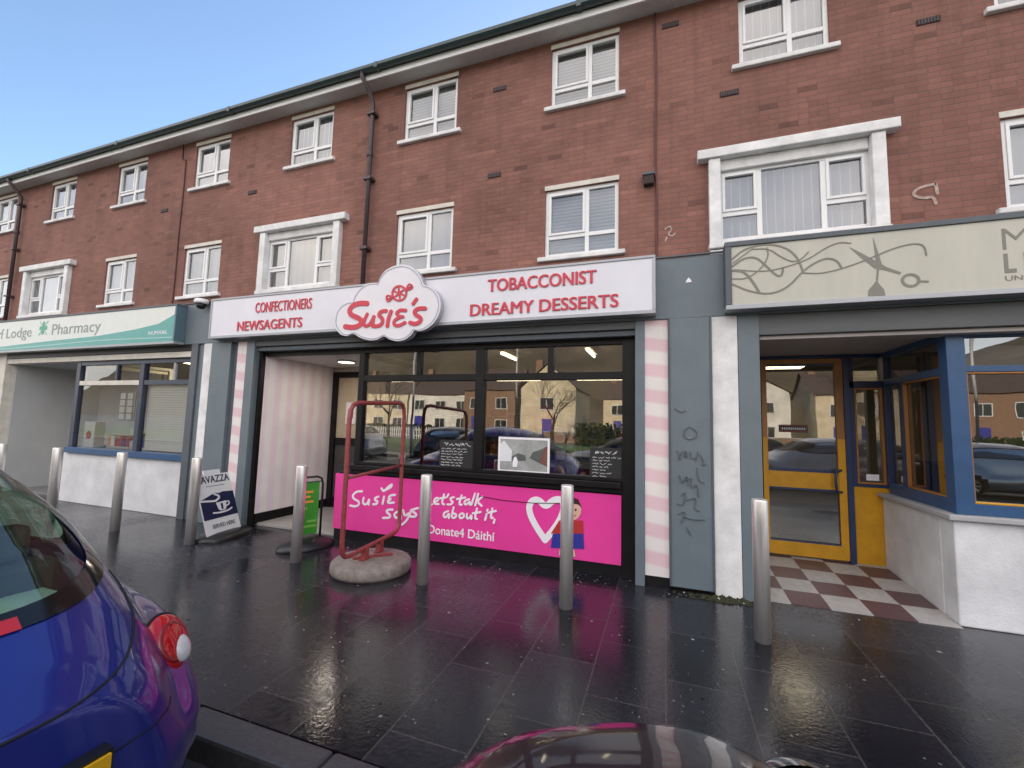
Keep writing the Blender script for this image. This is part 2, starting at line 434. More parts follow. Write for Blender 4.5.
mat("moss", (0.032, 0.033, 0.014), 0.9, var=0.5, vscale=40, bump=0.8, bscale=80)
mat("litter pale", (0.45, 0.42, 0.36), 0.8, var=0.3)
mat("graffiti ink", (0.088, 0.109, 0.123), 0.6, var=0.1)
mat("chalk paint", (0.44, 0.34, 0.29), 0.8, var=0.4, vscale=25)
mat("pink band paint", (0.27, 0.06, 0.07), 0.7, var=0.15)
stripe_mat("pink stripes wall", (0.88, 0.74, 0.80), (0.90, 0.85, 0.84), 'Y', 0.23, soft=0.2)
stripe_mat("pink stripes post", (0.74, 0.53, 0.56), (0.78, 0.73, 0.70), 'Z', 0.27, soft=0.16, skew=(0.14, 0, 0))
stripe_mat("venetian blind", (0.38, 0.39, 0.39), (0.17, 0.18, 0.18), 'Z', 0.055, soft=0.5, duty=0.6, bumpy=0.6)
stripe_mat("vertical blind", (0.17, 0.205, 0.27), (0.55, 0.55, 0.56), 'X', 0.105, soft=0.10, duty=0.86)
stripe_mat("curtain", (0.46, 0.43, 0.38), (0.38, 0.355, 0.32), 'X', 0.16, soft=0.9, bumpy=0.2)
stripe_mat("net curtain", (0.31, 0.345, 0.40), (0.25, 0.28, 0.33), 'X', 0.2, soft=0.9, bumpy=0.4)
checker_mat("checker tiles", (0.40, 0.385, 0.37), (0.105, 0.055, 0.06), 0.31, 1.09, 4.742)
glass_mat("window glass", 0.10, (0.85, 0.88, 0.90))
glass_mat("shop glass", 0.15, (0.62, 0.62, 0.60))
glass_mat("bay side glass", 0.05, (0.35, 0.35, 0.35), gain=0.30)
glass_mat("pharmacy glass", 0.05, (0.92, 0.94, 0.92), gain=1.0)
glass_mat("dark shop glass", 0.16, (0.40, 0.40, 0.40), gain=1.0)
glass_mat("car glass", 0.0, (0.72, 0.93, 0.80), gain=0.10)
glass_mat("tinted glass", 0.05, (0.14, 0.15, 0.15))
emit_mat("tube light", (1.0, 0.86, 0.58), 3.5)
emit_mat("soft lamp", (1.0, 0.86, 0.66), 1.6)
emit_mat("warm panel light", (1.0, 0.82, 0.5), 6.0)

# ------------------------------------------------------------------ mesh helpers
class MB:
    """collects shapes and links them as ONE mesh object"""
    def __init__(s):
        s.v, s.f, s.m, s.sm, s.mats = [], [], [], [], []
        s.lift = 0.0
    def _mi(s, m):
        if m not in s.mats: s.mats.append(m)
        return s.mats.index(m)
    def add(s, vs_, fs, m, smooth=False):
        o = len(s.v); s.v += [tuple(p) for p in vs_]; k = s._mi(m)
        for f in fs:
            s.f.append(tuple(i + o for i in f)); s.m.append(k); s.sm.append(smooth)
        return s
    def box(s, x0, x1, y0, y1, z0, z1, m, skip=()):
        v = [(x, y, z) for z in (z0, z1) for y in (y0, y1) for x in (x0, x1)]
        F = {'bot': (0, 2, 3, 1), 'top': (4, 5, 7, 6), 'front': (0, 1, 5, 4), 'back': (2, 6, 7, 3), 'left': (0, 4, 6, 2), 'right': (1, 3, 7, 5)}
        return s.add(v, [F[k] for k in F if k not in skip], m)
    def quad(s, a, b, c, d, m):
        return s.add([a, b, c, d], [(0, 1, 2, 3)], m)
    def bar(s, a, b, wx, wy, m, up=(0, 0, 1)):
        a, b = Vector(a), Vector(b); d = (b - a).normalized(); u = Vector(up)
        if abs(d.dot(u)) > 0.99: u = Vector((0, 1, 0))
        x = d.cross(u).normalized(); y = x.cross(d)
        v = []
        for p in (a, b):
            for sx, sy in ((-1, -1), (1, -1), (1, 1), (-1, 1)):
                v.append(p + x * sx * wx / 2 + y * sy * wy / 2)
        return s.add(v, [(0, 3, 2, 1), (4, 5, 6, 7), (0, 1, 5, 4), (1, 2, 6, 5), (2, 3, 7, 6), (3, 0, 4, 7)], m)
    def tube(s, pts, rad, m, seg=10, closed=False, caps=True):
        P = [Vector(p) for p in pts]; n = len(P)
        rr = rad if isinstance(rad, (list, tuple)) else [rad] * n
        T = []
        for i in range(n):
            a = P[(i - 1) % n] if (closed or i > 0) else P[i]
            b = P[(i + 1) % n] if (closed or i < n - 1) else P[i]
            T.append((b - a).normalized())
        u = T[0].orthogonal().normalized(); V = []
        for i in range(n):
            u = (u - T[i] * u.dot(T[i])).normalized(); v = T[i].cross(u)
            for k in range(seg):
                a = 2 * math.pi * k / seg
                V.append(P[i] + (u * math.cos(a) + v * math.sin(a)) * rr[i])
        F = []
        for i in range(n if closed else n - 1):
            j = (i + 1) % n
            for k in range(seg):
                l = (k + 1) % seg
                F.append((i * seg + k, i * seg + l, j * seg + l, j * seg + k))
        if caps and not closed:
            F.append(tuple(range(seg - 1, -1, -1))); F.append(tuple((n - 1) * seg + k for k in range(seg)))
        return s.add(V, F, m, True)
    def lathe(s, c, prof, m, seg=28, smooth=True):
        V, F = [], []
        for r_, z in prof:
            for k in range(seg):
                a = 2 * math.pi * k / seg
                V.append((c[0] + r_ * math.cos(a), c[1] + r_ * math.sin(a), c[2] + z))
        for i in range(len(prof) - 1):
            for k in range(seg):
                l = (k + 1) % seg
                F.append((i * seg + k, i * seg + l, (i + 1) * seg + l, (i + 1) * seg + k))
        F.append(tuple(range(seg - 1, -1, -1)))
        F.append(tuple((len(prof) - 1) * seg + k for k in range(seg)))
        return s.add(V, F, m, smooth)
    def plate(s, poly, y0, y1, m, side=None):
        """polygon in XZ given thickness in Y (front at y0)"""
        n = len(poly); s.lift += 0.00005; y0 = y0 - s.lift
        V = [(x, y0, z) for x, z in poly] + [(x, y1, z) for x, z in poly]
        from mathutils.geometry import tessellate_polygon
        tri = tessellate_polygon([[Vector((x, z, 0)) for x, z in poly]])
        ar = sum(poly[i][0] * poly[(i + 1) % n][1] - poly[(i + 1) % n][0] * poly[i][1] for i in range(n))
        F = []
        for t in tri:
            a = [poly[i] for i in t]
            if (a[1][0] - a[0][0]) * (a[2][1] - a[0][1]) - (a[2][0] - a[0][0]) * (a[1][1] - a[0][1]) < 0: t = t[::-1]
            F.append(tuple(t)); F.append(tuple(i + n for i in t[::-1]))
        s.add(V, F, m)
        G = [(i, i + n, (i + 1) % n + n, (i + 1) % n) if ar > 0 else (i, (i + 1) % n, (i + 1) % n + n, i + n) for i in range(n)]
        return s.add(V, G, side or m)
    def stroke(s, pts, width, y0, y1, m, closed=False, smooth=2, wfun=None):
        """a pen stroke lying in XZ: ribbon with thickness, round ends"""
        s.lift += 0.00012; y0 = y0 - s.lift      # crossing strokes never share a plane
        P = [Vector((p[0], p[1])) for p in pts]
        for _ in range(smooth):
            Q = []; n = len(P)
            if n < 3: break
            if not closed: Q.append(P[0])
            for i in range(n if closed else n - 1):
                a, b = P[i], P[(i + 1) % n]
                Q.append(a * .75 + b * .25); Q.append(a * .25 + b * .75)
            if not closed: Q.append(P[-1])
            P = Q
        n = len(P); A, B = [], []
        for i in range(n):
            a = P[(i - 1) % n] if (closed or i > 0) else P[i]
            b = P[(i + 1) % n] if (closed or i < n - 1) else P[i]
            d = (b - a)
            d = d.normalized() if d.length > 1e-9 else Vector((1, 0))
            nn = Vector((-d.y, d.x)); ww = width * (wfun(i / max(1, n - 1)) if wfun else 1.0)
            A.append(P[i] + nn * ww / 2); B.append(P[i] - nn * ww / 2)
        yy = [y0 - 0.0008 * i / n for i in range(n)]
        V = [(p.x, q, p.y) for p, q in zip(A, yy)] + [(p.x, q, p.y) for p, q in zip(B, yy)] + [(p.x, y1, p.y) for p in A] + [(p.x, y1, p.y) for p in B]
        F = []
        for i in range(n if closed else n - 1):
            j = (i + 1) % n
            F += [(n + i, n + j, j, i), (i, j, 2 * n + j, 2 * n + i), (n + j, n + i, 3 * n + i, 3 * n + j)]
        s.add(V, F, m)
        if not closed:
            for c, ww in ((P[0], 0.0), (P[-1], 1.0)):
                r_ = width * (wfun(ww) if wfun else 1.0) / 2
                if r_ > 1e-4:
                    s.plate([(c.x + r_ * math.cos(a * math.pi / 5), c.y + r_ * math.sin(a * math.pi / 5)) for a in range(10)], y0 - 0.0009 * ww - 0.00006, y1, m)
        return s
    def text(s, body, x0, x1, z0, z1, y0, y1, m, bold=0.0, keep=False):
        """lettering fitted into a rectangle of the XZ plane"""
        cu = bpy.data.curves.new("lettering", 'FONT'); cu.body = body; cu.offset = bold; cu.resolution_u = 4
        ob = bpy.data.objects.new("lettering", cu); col.objects.link(ob)
        bpy.context.view_layer.update()
        dg = bpy.context.evaluated_depsgraph_get()
        me = ob.evaluated_get(dg).to_mesh()
        V = [(v.co.x, v.co.y) for v in me.vertices]; F = [tuple(p.vertices) for p in me.polygons]
        ob.evaluated_get(dg).to_mesh_clear()
        bpy.data.objects.remove(ob); bpy.data.curves.remove(cu)
        ax, bx_ = min(v[0] for v in V), max(v[0] for v in V)
        ay, by_ = min(v[1] for v in V), max(v[1] for v in V)
        sx, sz = (x1 - x0) / (bx_ - ax), (z1 - z0) / (by_ - ay)
        W = [(x0 + (a - ax) * sx, z0 + (b - ay) * sz) for a, b in V]
        n = len(W)
        ed = {}
        for f in F:
            for i in range(len(f)):
                e = (f[i], f[(i + 1) % len(f)]); ed[e] = ed.get(e, 0) + 1
        G = [f for f in F]
        for (a, b) in ed:
            if (b, a) not in ed: G.append((b, a, a + n, b + n))
        return s.add([(x, y0, z) for x, z in W] + [(x, y1, z) for x, z in W], G, m)
    def build(s, name, parent=None, loc=None, bevel=0.0, xf=None):
        me = bpy.data.meshes.new(name)
        V = s.v
        if xf is not None: V = [tuple(xf @ Vector(p)) for p in V]
        me.from_pydata(V, [], s.f)
        for m in s.mats: me.materials.append(MATS[m])
        me.polygons.foreach_set('material_index', s.m)
        me.polygons.foreach_set('use_smooth', s.sm)
        me.update()
        o = bpy.data.objects.new(name, me); col.objects.link(o)
        if parent is not None: 
            o.parent = parent
            o.matrix_parent_inverse = Matrix.Translation(-world_loc(parent))
        if bevel > 0:
            bm_ = o.modifiers.new("bevel", 'BEVEL'); bm_.width = bevel; bm_.segments = 2; bm_.limit_method = 'ANGLE'
        return o

LOC = {}
def world_loc(o):
    return LOC.get(o.name, Vector((0, 0, 0)))

def tag(o, label=None, cat=None, group=None, kind=None):
    if label: o['label'] = label
    if cat: o['category'] = cat
    if group: o['group'] = group
    if kind: o['kind'] = kind
    return o

def thing(name, label, cat, loc=(0, 0, 0), group=None):
    o = bpy.data.objects.new(name, None); col.objects.link(o)
    o.empty_display_size = 0.1
    o.location = loc; LOC[o.name] = Vector(loc)
    return tag(o, label, cat, group)

def copy_thing(src, offset, label, group=None):
    c = src.copy(); col.objects.link(c)
    c.location = src.location + Vector(offset); LOC[c.name] = c.location.copy()
    c['label'] = label
    if group: c['group'] = group
    for ch in list(src.children):
        d = ch.copy(); col.objects.link(d); d.parent = c
        d.matrix_parent_inverse = ch.matrix_parent_inverse.copy()
        for gch in list(ch.children):
            e = gch.copy(); col.objects.link(e); e.parent = d
            e.matrix_parent_inverse = gch.matrix_parent_inverse.copy()
    return c

def structure(mb, name):
    return tag(mb.build(name), kind='structure')

# ================================================================== GROUND
b = MB(); b.box(-60, 40, 1.83, 14, -0.5, 0.0, "wet paving"); structure(b, "pavement")
b = MB()
x = -60.0
while x < 40:
    b.box(x + 0.004, x + 0.91, 1.655, 1.826, -0.4, 0.004, "kerb concrete"); x += 0.914
k = structure(b, "kerb")
bv = k.modifiers.new("bevel", 'BEVEL'); bv.width = 0.018; bv.segments = 2
b = MB(); b.quad((-700, -700, -0.12), (700, -700, -0.12), (700, 700, -0.12), (-700, 700, -0.12), "asphalt"); structure(b, "road")
b = MB(); b.box(-60, 60, -7.65, -7.5, -0.3, 0.0, "kerb concrete"); structure(b, "kerb")
b = MB(); b.box(-60, 60, -9.2, -7.654, -0.3, -0.005, "kerb concrete"); structure(b, "pavement")
b = MB(); b.box(-60, 60, -21.5, -9.204, -0.3, 0.02, "grass green"); tag(b.build("grass"), kind='stuff')
b = MB(); b.box(-60, 60, -40, -21.504, -0.3, 0.015, "asphalt"); structure(b, "path")
# hills on the far side of the town (seen mirrored in the shop windows)
V, F = [], []
nx = 90
for i in range(nx + 1):
    X = -420 + 840 * i / nx
    hgt = 46 + 42 / (1 + math.exp((X + 60) / 45)) + 12 * math.sin(X * 0.011 + 1.0) + 8 * math.sin(X * 0.037) + 4 * math.sin(X * 0.11)
    for j, (yy, k_) in enumerate(((-170, 0.0), (-215, 0.45), (-260, 0.85), (-300, 1.0), (-420, 0.9))):
        V.append((X, yy, -0.5 + hgt * k_ + random.uniform(-1, 1) * k_))
for i in range(nx):
    for j in range(4):
        a = i * 5 + j; F.append((a, a + 5, a + 6, a + 1))
mat("hill", (0.095, 0.075, 0.048), 0.95, var=0.4, vscale=0.06)
b = MB(); b.add(V, [f[::-1] for f in F], "hill", True); structure(b, "hills")

# ================================================================== UPPER BRICK BUILDING
YB = 6.2
bld = thing("terraced_building", "red brick terrace of flats above the row of shops, white framed windows", "building", (-5, 6.2, 0))
X0, X1, Z0, Z1 = -30.0, 11.0, 3.25, 7.72
opens = []       # (x0,x1,z0,z1)
top_c = [(-22.9, 'net curtain'), (-20.2, 'net curtain'), (-17.48, 'curtain'), (-14.77, 'net curtain'), (-12.0, 'net curtain'), (-9.29, 'net curtain'), (-6.53, 'vertical blind'), (-3.86, 'venetian blind'), (-1.14, 'venetian blind'), (1.53, 'vertical blind'), (4.2, 'net curtain'), (6.9, 'net curtain')]
mid_n = [(-20.2, 'curtain'), (-17.45, 'curtain'), (-12.08, 'curtain'), (-9.33, 'curtain'), (-3.88, 'net curtain'), (-1.17, 'venetian blind'), (4.2, 'net curtain'), (6.9, 'net curtain')]
mid_w = [(-23.0, 'curtain'), (-14.97, 'net curtain'), (-6.60, 'curtain'), (1.57, 'vertical blind')]
for c, _ in top_c: opens.append((c - 0.525, c + 0.525, 6.57, 7.56))
for c, _ in mid_n: opens.append((c - 0.555, c + 0.555, 4.13, 5.20))
for c, _ in mid_w: opens.append((c - 0.86, c + 0.86, 4.09, 5.10))
xs = sorted(set([X0, X1] + [o[0] for o in opens] + [o[1] for o in opens]))
zs = sorted(set([Z0, Z1] + [o[2] for o in opens] + [o[3] for o in opens]))
b = MB()
for i in range(len(xs) - 1):
    for j in range(len(zs) - 1):
        cx, cz = (xs[i] + xs[i + 1]) / 2, (zs[j] + zs[j + 1]) / 2
        if any(o[0] < cx < o[1] and o[2] < cz < o[3] for o in opens): continue
        b.quad((xs[i], YB, zs[j]), (xs[i + 1], YB, zs[j]), (xs[i + 1], YB, zs[j + 1]), (xs[i], YB, zs[j + 1]), "red brick")
for (a, c, d, e) in opens:
    y2 = YB + 0.14
    b.quad((a, YB, d), (a, YB, e), (a, y2, e), (a, y2, d), "red brick")
    b.quad((c, YB, d), (c, y2, d), (c, y2, e), (c, YB, e), "red brick")
    b.quad((a, YB, e), (c, YB, e), (c, y2, e), (a, y2, e), "red brick")
    b.quad((a, YB, d), (a, y2, d), (c, y2, d), (c, YB, d), "red brick")
YE = 15.0
b.quad((X0, YE, 0), (X0, YB, 0), (X0, YB, Z1), (X0, YE, Z1), "red brick")
b.quad((X1, YB, 0), (X1, YE, 0), (X1, YE, Z1), (X1, YB, Z1), "red brick")
b.quad((X1, YE, 0), (X0, YE, 0), (X0, YE, Z1), (X1, YE, Z1), "red brick")
b.build("wall", bld)
b = MB()
b.quad((X0 - .3, 5.86, 7.90), (X1 + .3, 5.86, 7.90), (X1 + .3, 10.6, 10.4), (X0 - .3, 10.6, 10.4), "roof tile")
b.quad((X0 - .3, 10.6, 10.4), (X1 + .3, 10.6, 10.4), (X1 + .3, 15.4, 7.93), (X0 - .3, 15.4, 7.93), "roof tile")
b.quad((X0, YB, 7.72), (X0, 10.6, 10.3), (X0, YE, 7.72), (X0, 10.6, 7.70), "red brick")
b.quad((X1, YB, 7.72), (X1, 10.6, 7.70), (X1, YE, 7.72), (X1, 10.6, 10.3), "red brick")
b.build("roof", bld)
b = MB(); b.box(X0 - .2, X1 + .2, 5.955, YB + 0.05, 7.70, 7.73, "soffit white"); b.build("soffit", bld)
b = MB(); b.box(X0 - .2, X1 + .2, 5.925, 5.952, 7.685, 7.80, "white upvc"); b.build("fascia_board", bld)
b = MB()
prof = [(5.92, 7.875), (5.92, 7.82), (5.885, 7.785), (5.84, 7.785), (5.80, 7.82), (5.80, 7.875), (5.812, 7.875), (5.812, 7.825), (5.85, 7.80), (5.88, 7.80), (5.908, 7.825), (5.908, 7.875)]
n = len(prof)
V = [(xx, p[0], p[1]) for xx in (X0 - .2, X1 + .2) for p in prof]
b.add(V, [(i, (i + 1) % n, (i + 1) % n + n, i + n) for i in range(n)], "gutter green")
xx = X0
while xx < X1:                       # union clips along the gutter
    b.box(xx, xx + 0.07, 5.794, 5.924, 7.780, 7.879, "gutter green"); xx += 3.6
b.build("gutter", bld)

DROP = [0]
def add_window(c, hw, z0, z1, kind, blind, sill=True, proud=0.0):
    """one window: the frame is the part; pane, blind, sill and surround are its sub-parts"""
    yf0, yf1 = YB + 0.035, YB + 0.10
    f = MB(); fw = 0.055
    a, d = c - hw, c + hw
    H_ = z1 - z0
    f.box(a, a + fw, yf0, yf1, z0, z1, "white upvc"); f.box(d - fw, d, yf0, yf1, z0, z1, "white upvc")
    f.box(a + fw, d - fw, yf0, yf1, z1 - fw, z1, "white upvc"); f.box(a + fw, d - fw, yf0, yf1, z0, z0 + fw, "white upvc")
    if kind == 'pair':
        muls = [a + 2 * hw * 0.58]; trs = [(a + fw, muls[0] - 0.03), (muls[0] + 0.03, d - fw)]
    else:
        muls = [a + 2 * hw * 0.29, a + 2 * hw * 0.71]; trs = [(a + fw, muls[0] - 0.03), (muls[1] + 0.03, d - fw)]
    for q in muls: f.box(q - 0.03, q + 0.03, yf0 + 0.002, yf1, z0 + fw, z1 - fw, "white upvc")
    zt = z0 + H_ * (0.30 if kind == 'pair' else 0.39)
    for (p, q) in trs: f.box(p, q, yf0 + 0.004, yf1, zt - 0.03, zt + 0.03, "white upvc")
    # the opening sash stands a little proud
    p, q = trs[0]
    for (u0, u1, v0, v1) in ((p, p + .035, zt + .03, z1 - fw), (q - .035, q, zt + .03, z1 - fw), (p + .035, q - .035, z1 - fw - .035, z1 - fw), (p + .035, q - .035, zt + .03, zt + .065)):
        f.box(u0, u1, yf0 - 0.014, yf0 + 0.03, v0, v1, "white upvc")
    if kind == 'wide':
        p, q = trs[1]
        for (u0, u1, v0, v1) in ((p, p + .035, zt + .03, z1 - fw), (q - .035, q, zt + .03, z1 - fw), (p + .035, q - .035, z1 - fw - .035, z1 - fw), (p + .035, q - .035, zt + .03, zt + .065)):
            f.box(u0, u1, yf0 - 0.014, yf0 + 0.03, v0, v1, "white upvc")
    fr = f.build("window", bld, bevel=0.004)
    g = MB(); g.quad((a + .02, yf0 + .03, z0 + .02), (d - .02, yf0 + .03, z0 + .02), (d - .02, yf0 + .03, z1 - .02), (a + .02, yf0 + .03, z1 - .02), "window glass")
    g.build("pane", fr)
    g = MB(); drop = (0, 0, .45, 0, .3, 0, 0, 0, 0, 0, .5, 0, 0, .35, 0, 0, 0, 0, 0, .4, 0, 0, 0, 0, 0, 0)[DROP[0] % 26]
    g.box(a - .03, d + .03, YB + .15, YB + .17, z0 - .03 + drop * H_, z1 + .03, blind); g.box(a - .2, d + .2, YB + .30, YB + .32, z0 - .2, z1 + .2, 'interior dark')
    nm = "curtain" if 'curtain' in blind else "blind"
    DROP[0] += 1; k_ = DROP[0]
    g.build(nm, fr)
    g = MB()
    if kind == 'pair':
        g.box(a - .10, d + .10, YB - .06, YB + .034, z0 - .072, z0 - .004, "white paint")
        g.build("sill", fr, bevel=0.012)
        g2 = MB(); g2.box(a - .01, d + .01, YB - .012, YB + .03, z1 + .004, z1 + .075, "cream sill")
        g2.build("lintel", fr)
    else:
        g.box(c - 1.12, c + 1.12, YB - .13, YB + .03, 5.235, 5.365, "white paint")
        g.box(c - .98, c - .835, YB - .10, YB + .03, 4.052, 5.232, "white paint"); g.box(c + .835, c + .98, YB - .10, YB + .03, 4.052, 5.232, "white paint")
        g.box(c - .833, c + .833, YB - .02, YB + .034, 5.085, 5.232, "white paint")
        g.box(c - .99, c + .99, YB - .12, YB + .034, 3.97, 4.05, "white paint")
        for q in range(6): g.box(c - .98, c - .60, YB - .10 + (q % 2) * .008, YB - .01, 3.36 + q * .1, 3.455 + q * .1, "white paint")
        for q in range(6): g.box(c + .60, c + .98, YB - .10 + (q % 2) * .008, YB - .01, 3.36 + q * .1, 3.455 + q * .1, "white paint")
        g.build("surround", fr, bevel=0.012)

for c, bl in top_c: add_window(c, 0.525, 6.57, 7.56, 'pair', bl)
for c, bl in mid_n: add_window(c, 0.555, 4.13, 5.20, 'pair', bl)
for c, bl in mid_w: add_window(c, 0.86, 4.09, 5.10, 'wide', bl)

for px in (-5.03, -16.55):
    b = MB()
    b.tube([(px - .06, 5.86, 7.80), (px - .06, 5.86, 7.72), (px, 5.98, 7.55), (px + .01, 6.11, 7.38), (px + .01, 6.11, 7.2), (px, 6.11, 3.40)], 0.040, "pipe dark", 12)
    for z_ in (7.15, 5.9, 4.6): b.box(px - .075, px + .085, 6.05, 6.195, z_, z_ + .05, "pipe dark")
    b.lathe((px, 6.11, 6.35), [(0.05, 0), (0.056, 0.01), (0.056, 0.10), (0.05, 0.11)], "pipe dark", 12)
    b.build("drain_pipe", bld)
for px, top in ((-0.09, 7.69), (-10.12, 7.3)):
    b = MB(); pts = [(px + 0.008 * math.sin(z_ * 3.1), 6.185, z_) for z_ in np.linspace(3.36, top, 14)]
    if px < -5: pts += [(px - .12, 6.185, 7.34), (px - .14, 6.185, 7.69)]
    b.tube(pts, 0.014, "cable red", 6); b.build("cable", bld)
b = MB(); b.box(-0.26, -0.12, 6.10, 6.195, 5.02, 5.17, "vent dark"); b.box(-0.275, -0.105, 6.085, 6.195, 5.15, 5.19, "shop grey dark"); b.build("vent", bld, bevel=.006)
for (vx, vz) in ((0.87, 6.20), (3.06, 6.60), (0.12, 7.45), (-2.55, 7.12), (-2.6, 5.62), (-8.0, 6.2), (-10.7, 6.2), (2.95, 4.0), (5.6, 6.5)):
    b = MB()
    b.box(vx - .115, vx + .115, 6.188, 6.2, vz - .038, vz + .038, "vent dark")
    for q in range(7): b.box(vx - .1 + q * .03, vx - .088 + q * .03, 6.183, 6.190, vz - .03, vz + .03, "pipe dark")
    b.build("air_brick", bld)
# worn paint marks on the brick
for st in ([(3.02, 4.52), (2.86, 4.50), (2.80, 4.42), (2.90, 4.36), (3.0, 4.37), (3.02, 4.28)], [(3.03, 4.52), (3.04, 4.40)]):
    b = MB(); b.stroke(st, 0.03, 6.192, 6.199, "chalk paint"); b.build("paint_mark", bld)
for st in ([(0.03, 4.36), (0.09, 4.40), (0.12, 4.34), (0.06, 4.28), (0.12, 4.24), (0.16, 4.28)], [(0.05, 4.24), (0.03, 4.18)]):
    b = MB(); b.stroke(st, 0.02, 6.192, 6.199, "chalk paint"); b.build("paint_mark", bld)
b = MB(); b.box(-0.06, 0.60, 6.19, 6.199, 3.3, 3.86, "pink band paint"); b.box(-5.6, -5.0, 6.19, 6.199, 3.3, 3.62, "pink band paint"); b.build("painted_band", bld)
# the single-storey shop roof and its fascia, ceilings, party walls and rear wall
b = MB()
b.box(-26.0, 9.8, 4.66, YB - .004, 3.18, 3.33, "shop grey dark"); b.build("shop_roof", bld)
b = MB()
b.box(-26.0, 9.8, 4.65, 4.80, 2.705, 3.35, "shop grey")
b.box(-26.0, 9.8, 4.632, 4.66, 3.352, 3.372, "shop grey dark")
b.build("fascia", bld, bevel=.006)
b = MB()
for px in (-19.6, -12.98, -6.37, 0.245, 6.86): b.box(px - .15, px + .15, 4.78, 14.9, 0.0, 3.17, "interior wall")
b.box(-26, 9.8, 11.0, 11.1, 0.0, 3.17, "interior wall")
b.box(-26, 9.8, 4.90, 10.99, 2.72, 2.76, "interior wall")
b.build("party_wall", bld)
b = MB(); b.box(-26, 9.8, 4.95, 11.0, 0.0, 0.022, "interior floor"); structure(b, "shop_floor")

# ================================================================== SUSIE'S SHOP FRONT
def px_map(ox, oz, sx, sz=None):
    """drawing units of a sketch -> metres on a sign face"""
    sz = sz or sx
    return lambda pts: [(ox + x * sx, oz - z * sz) for x, z in pts]

sus = thing("sweet_shop", "black framed sweet shop front with striped pink entrance recess and big windows", "shop", (-3.0, 4.85, 0))
# -- piers either side
b = MB(); b.box(-0.285, -0.192, 4.65, 4.80, 0.0, 2.704, "shop grey"); b.build("grey_post", sus, bevel=.005)
b = MB(); b.box(-0.19, 0.040, 4.668, 4.78, 0.11, 2.704, "pink stripes post"); b.build("striped_pier", sus)
b = MB(); b.box(-0.19, 0.040, 4.674, 4.78, 0.0, 0.108, "black base"); b.build("plinth", sus)
b = MB(); b.box(0.043, 0.447, 4.64, 4.78, 0.045, 2.704, "shop grey"); b.box(0.043, 0.062, 4.632, 4.64, 0.045, 2.704, "shop grey dark"); b.box(0.428, 0.447, 4.632, 4.64, 0.045, 2.704, "shop grey dark")
pier = b.build("grey_pier", sus, bevel=.004)
b = MB(); Y_ = 4.628
for st in ([(.24, 1.60), (.19, 1.57), (.18, 1.51), (.22, 1.47), (.29, 1.49), (.31, 1.55), (.26, 1.59)],
           [(.12, 1.36), (.15, 1.28)], [(.13, 1.27), (.17, 1.36)], [(.18, 1.30), (.2, 1.38), (.22, 1.28), (.19, 1.32)], [(.24, 1.36), (.25, 1.28), (.3, 1.30)], [(.31, 1.36), (.29, 1.26)], [(.33, 1.33), (.36, 1.27), (.34, 1.22), (.38, 1.24)],
           [(.30, 1.20), (.31, 1.08), (.36, 1.06)], [(.14, 1.12), (.16, 1.02), (.21, 1.14), (.22, 1.02)], [(.16, 1.06), (.23, 1.09)], [(.25, 1.10), (.24, .98), (.30, 1.06), (.31, .92)], [(.15, .92), (.2, .97), (.17, .82), (.12, .84)], [(.2, .88), (.3, .92), (.26, .80), (.32, .79)], [(.12, .74), (.2, .78), (.15, .66)], [(.17, .72), (.26, .70), (.36, .71)], [(.2, .62), (.24, .55)], [(.10, 1.78), (.16, 1.74), (.2, 1.76)]):
    b = MB(); b.stroke(st, 0.0052, Y_, 4.639, "graffiti ink"); b.build("graffiti", pier)

b = MB(); b.box(0.45, 0.682, 4.655, 4.78, 0.0, 2.704, "white paint"); b.build("white_pier", sus, bevel=.005)
b = MB(); b.box(-6.77, -6.60, 4.655, 4.78, 0.0, 2.704, "white paint"); b.build("white_pier", sus, bevel=.005)
b = MB(); b.box(-6.58, -6.17, 4.64, 4.78, 0.0, 2.704, "shop grey"); b.build("grey_pier", sus, bevel=.005)
b = MB(); b.box(-6.168, -6.06, 4.69, 4.78, 0.0, 2.704, "shop grey dark"); b.build("grey_post", sus)
b = MB(); b.box(-6.058, -5.862, 4.668, 4.78, 0.11, 2.704, "pink stripes post"); b.build("striped_pier", sus)
b = MB(); b.box(-6.058, -5.862, 4.674, 4.78, 0.0, 0.108, "black base"); b.build("plinth", sus)
b = MB(); b.box(-5.86, -5.70, 4.65, 4.80, 0.0, 2.704, "shop grey"); b.build("grey_post", sus, bevel=.005)
# -- shutter box over the opening
b = MB(); b.box(-5.70, -0.285, 4.66, 4.80, 2.62, 2.703, "shutter grey"); b.box(-5.70, -0.285, 4.70, 4.84, 2.555, 2.618, "shop grey dark")
b.build("shutter_box", sus, bevel=.006)
# -- black window frame
FY0, FY1 = 4.80, 4.88
b = MB()
b.box(-5.696, -5.645, 4.74, 4.81, 0.0, 2.553, "black frame")
b.box(-0.43, -0.287, FY0, FY1 + .02, 0.0, 2.553, "black frame")
b.box(-5.645, -0.43, FY0 + .012, FY1, 2.49, 2.553, "black frame")
b.box(-3.93, -3.84, FY0, FY1, 0.99, 2.49, "black frame")
b.box(-2.185, -2.07, FY0 - .004, FY1, 0.99, 2.49, "black frame")
b.box(-3.84, -2.185, FY0 + .003, FY1, 2.10, 2.185, "black frame"); b.box(-2.07, -0.43, FY0 + .003, FY1, 2.10, 2.185, "black frame")
b.box(-3.03, -2.975, FY0 + .006, FY1, 2.185, 2.49, "black frame"); b.box(-1.275, -1.205, FY0 + .006, FY1, 2.185, 2.49, "black frame")
b.box(-3.84, -2.185, FY0 + .003, FY1, 0.99, 1.03, "black frame"); b.box(-2.07, -0.43, FY0 + .003, FY1, 0.99, 1.03, "black frame")
b.build("window_frame", sus, bevel=.005)
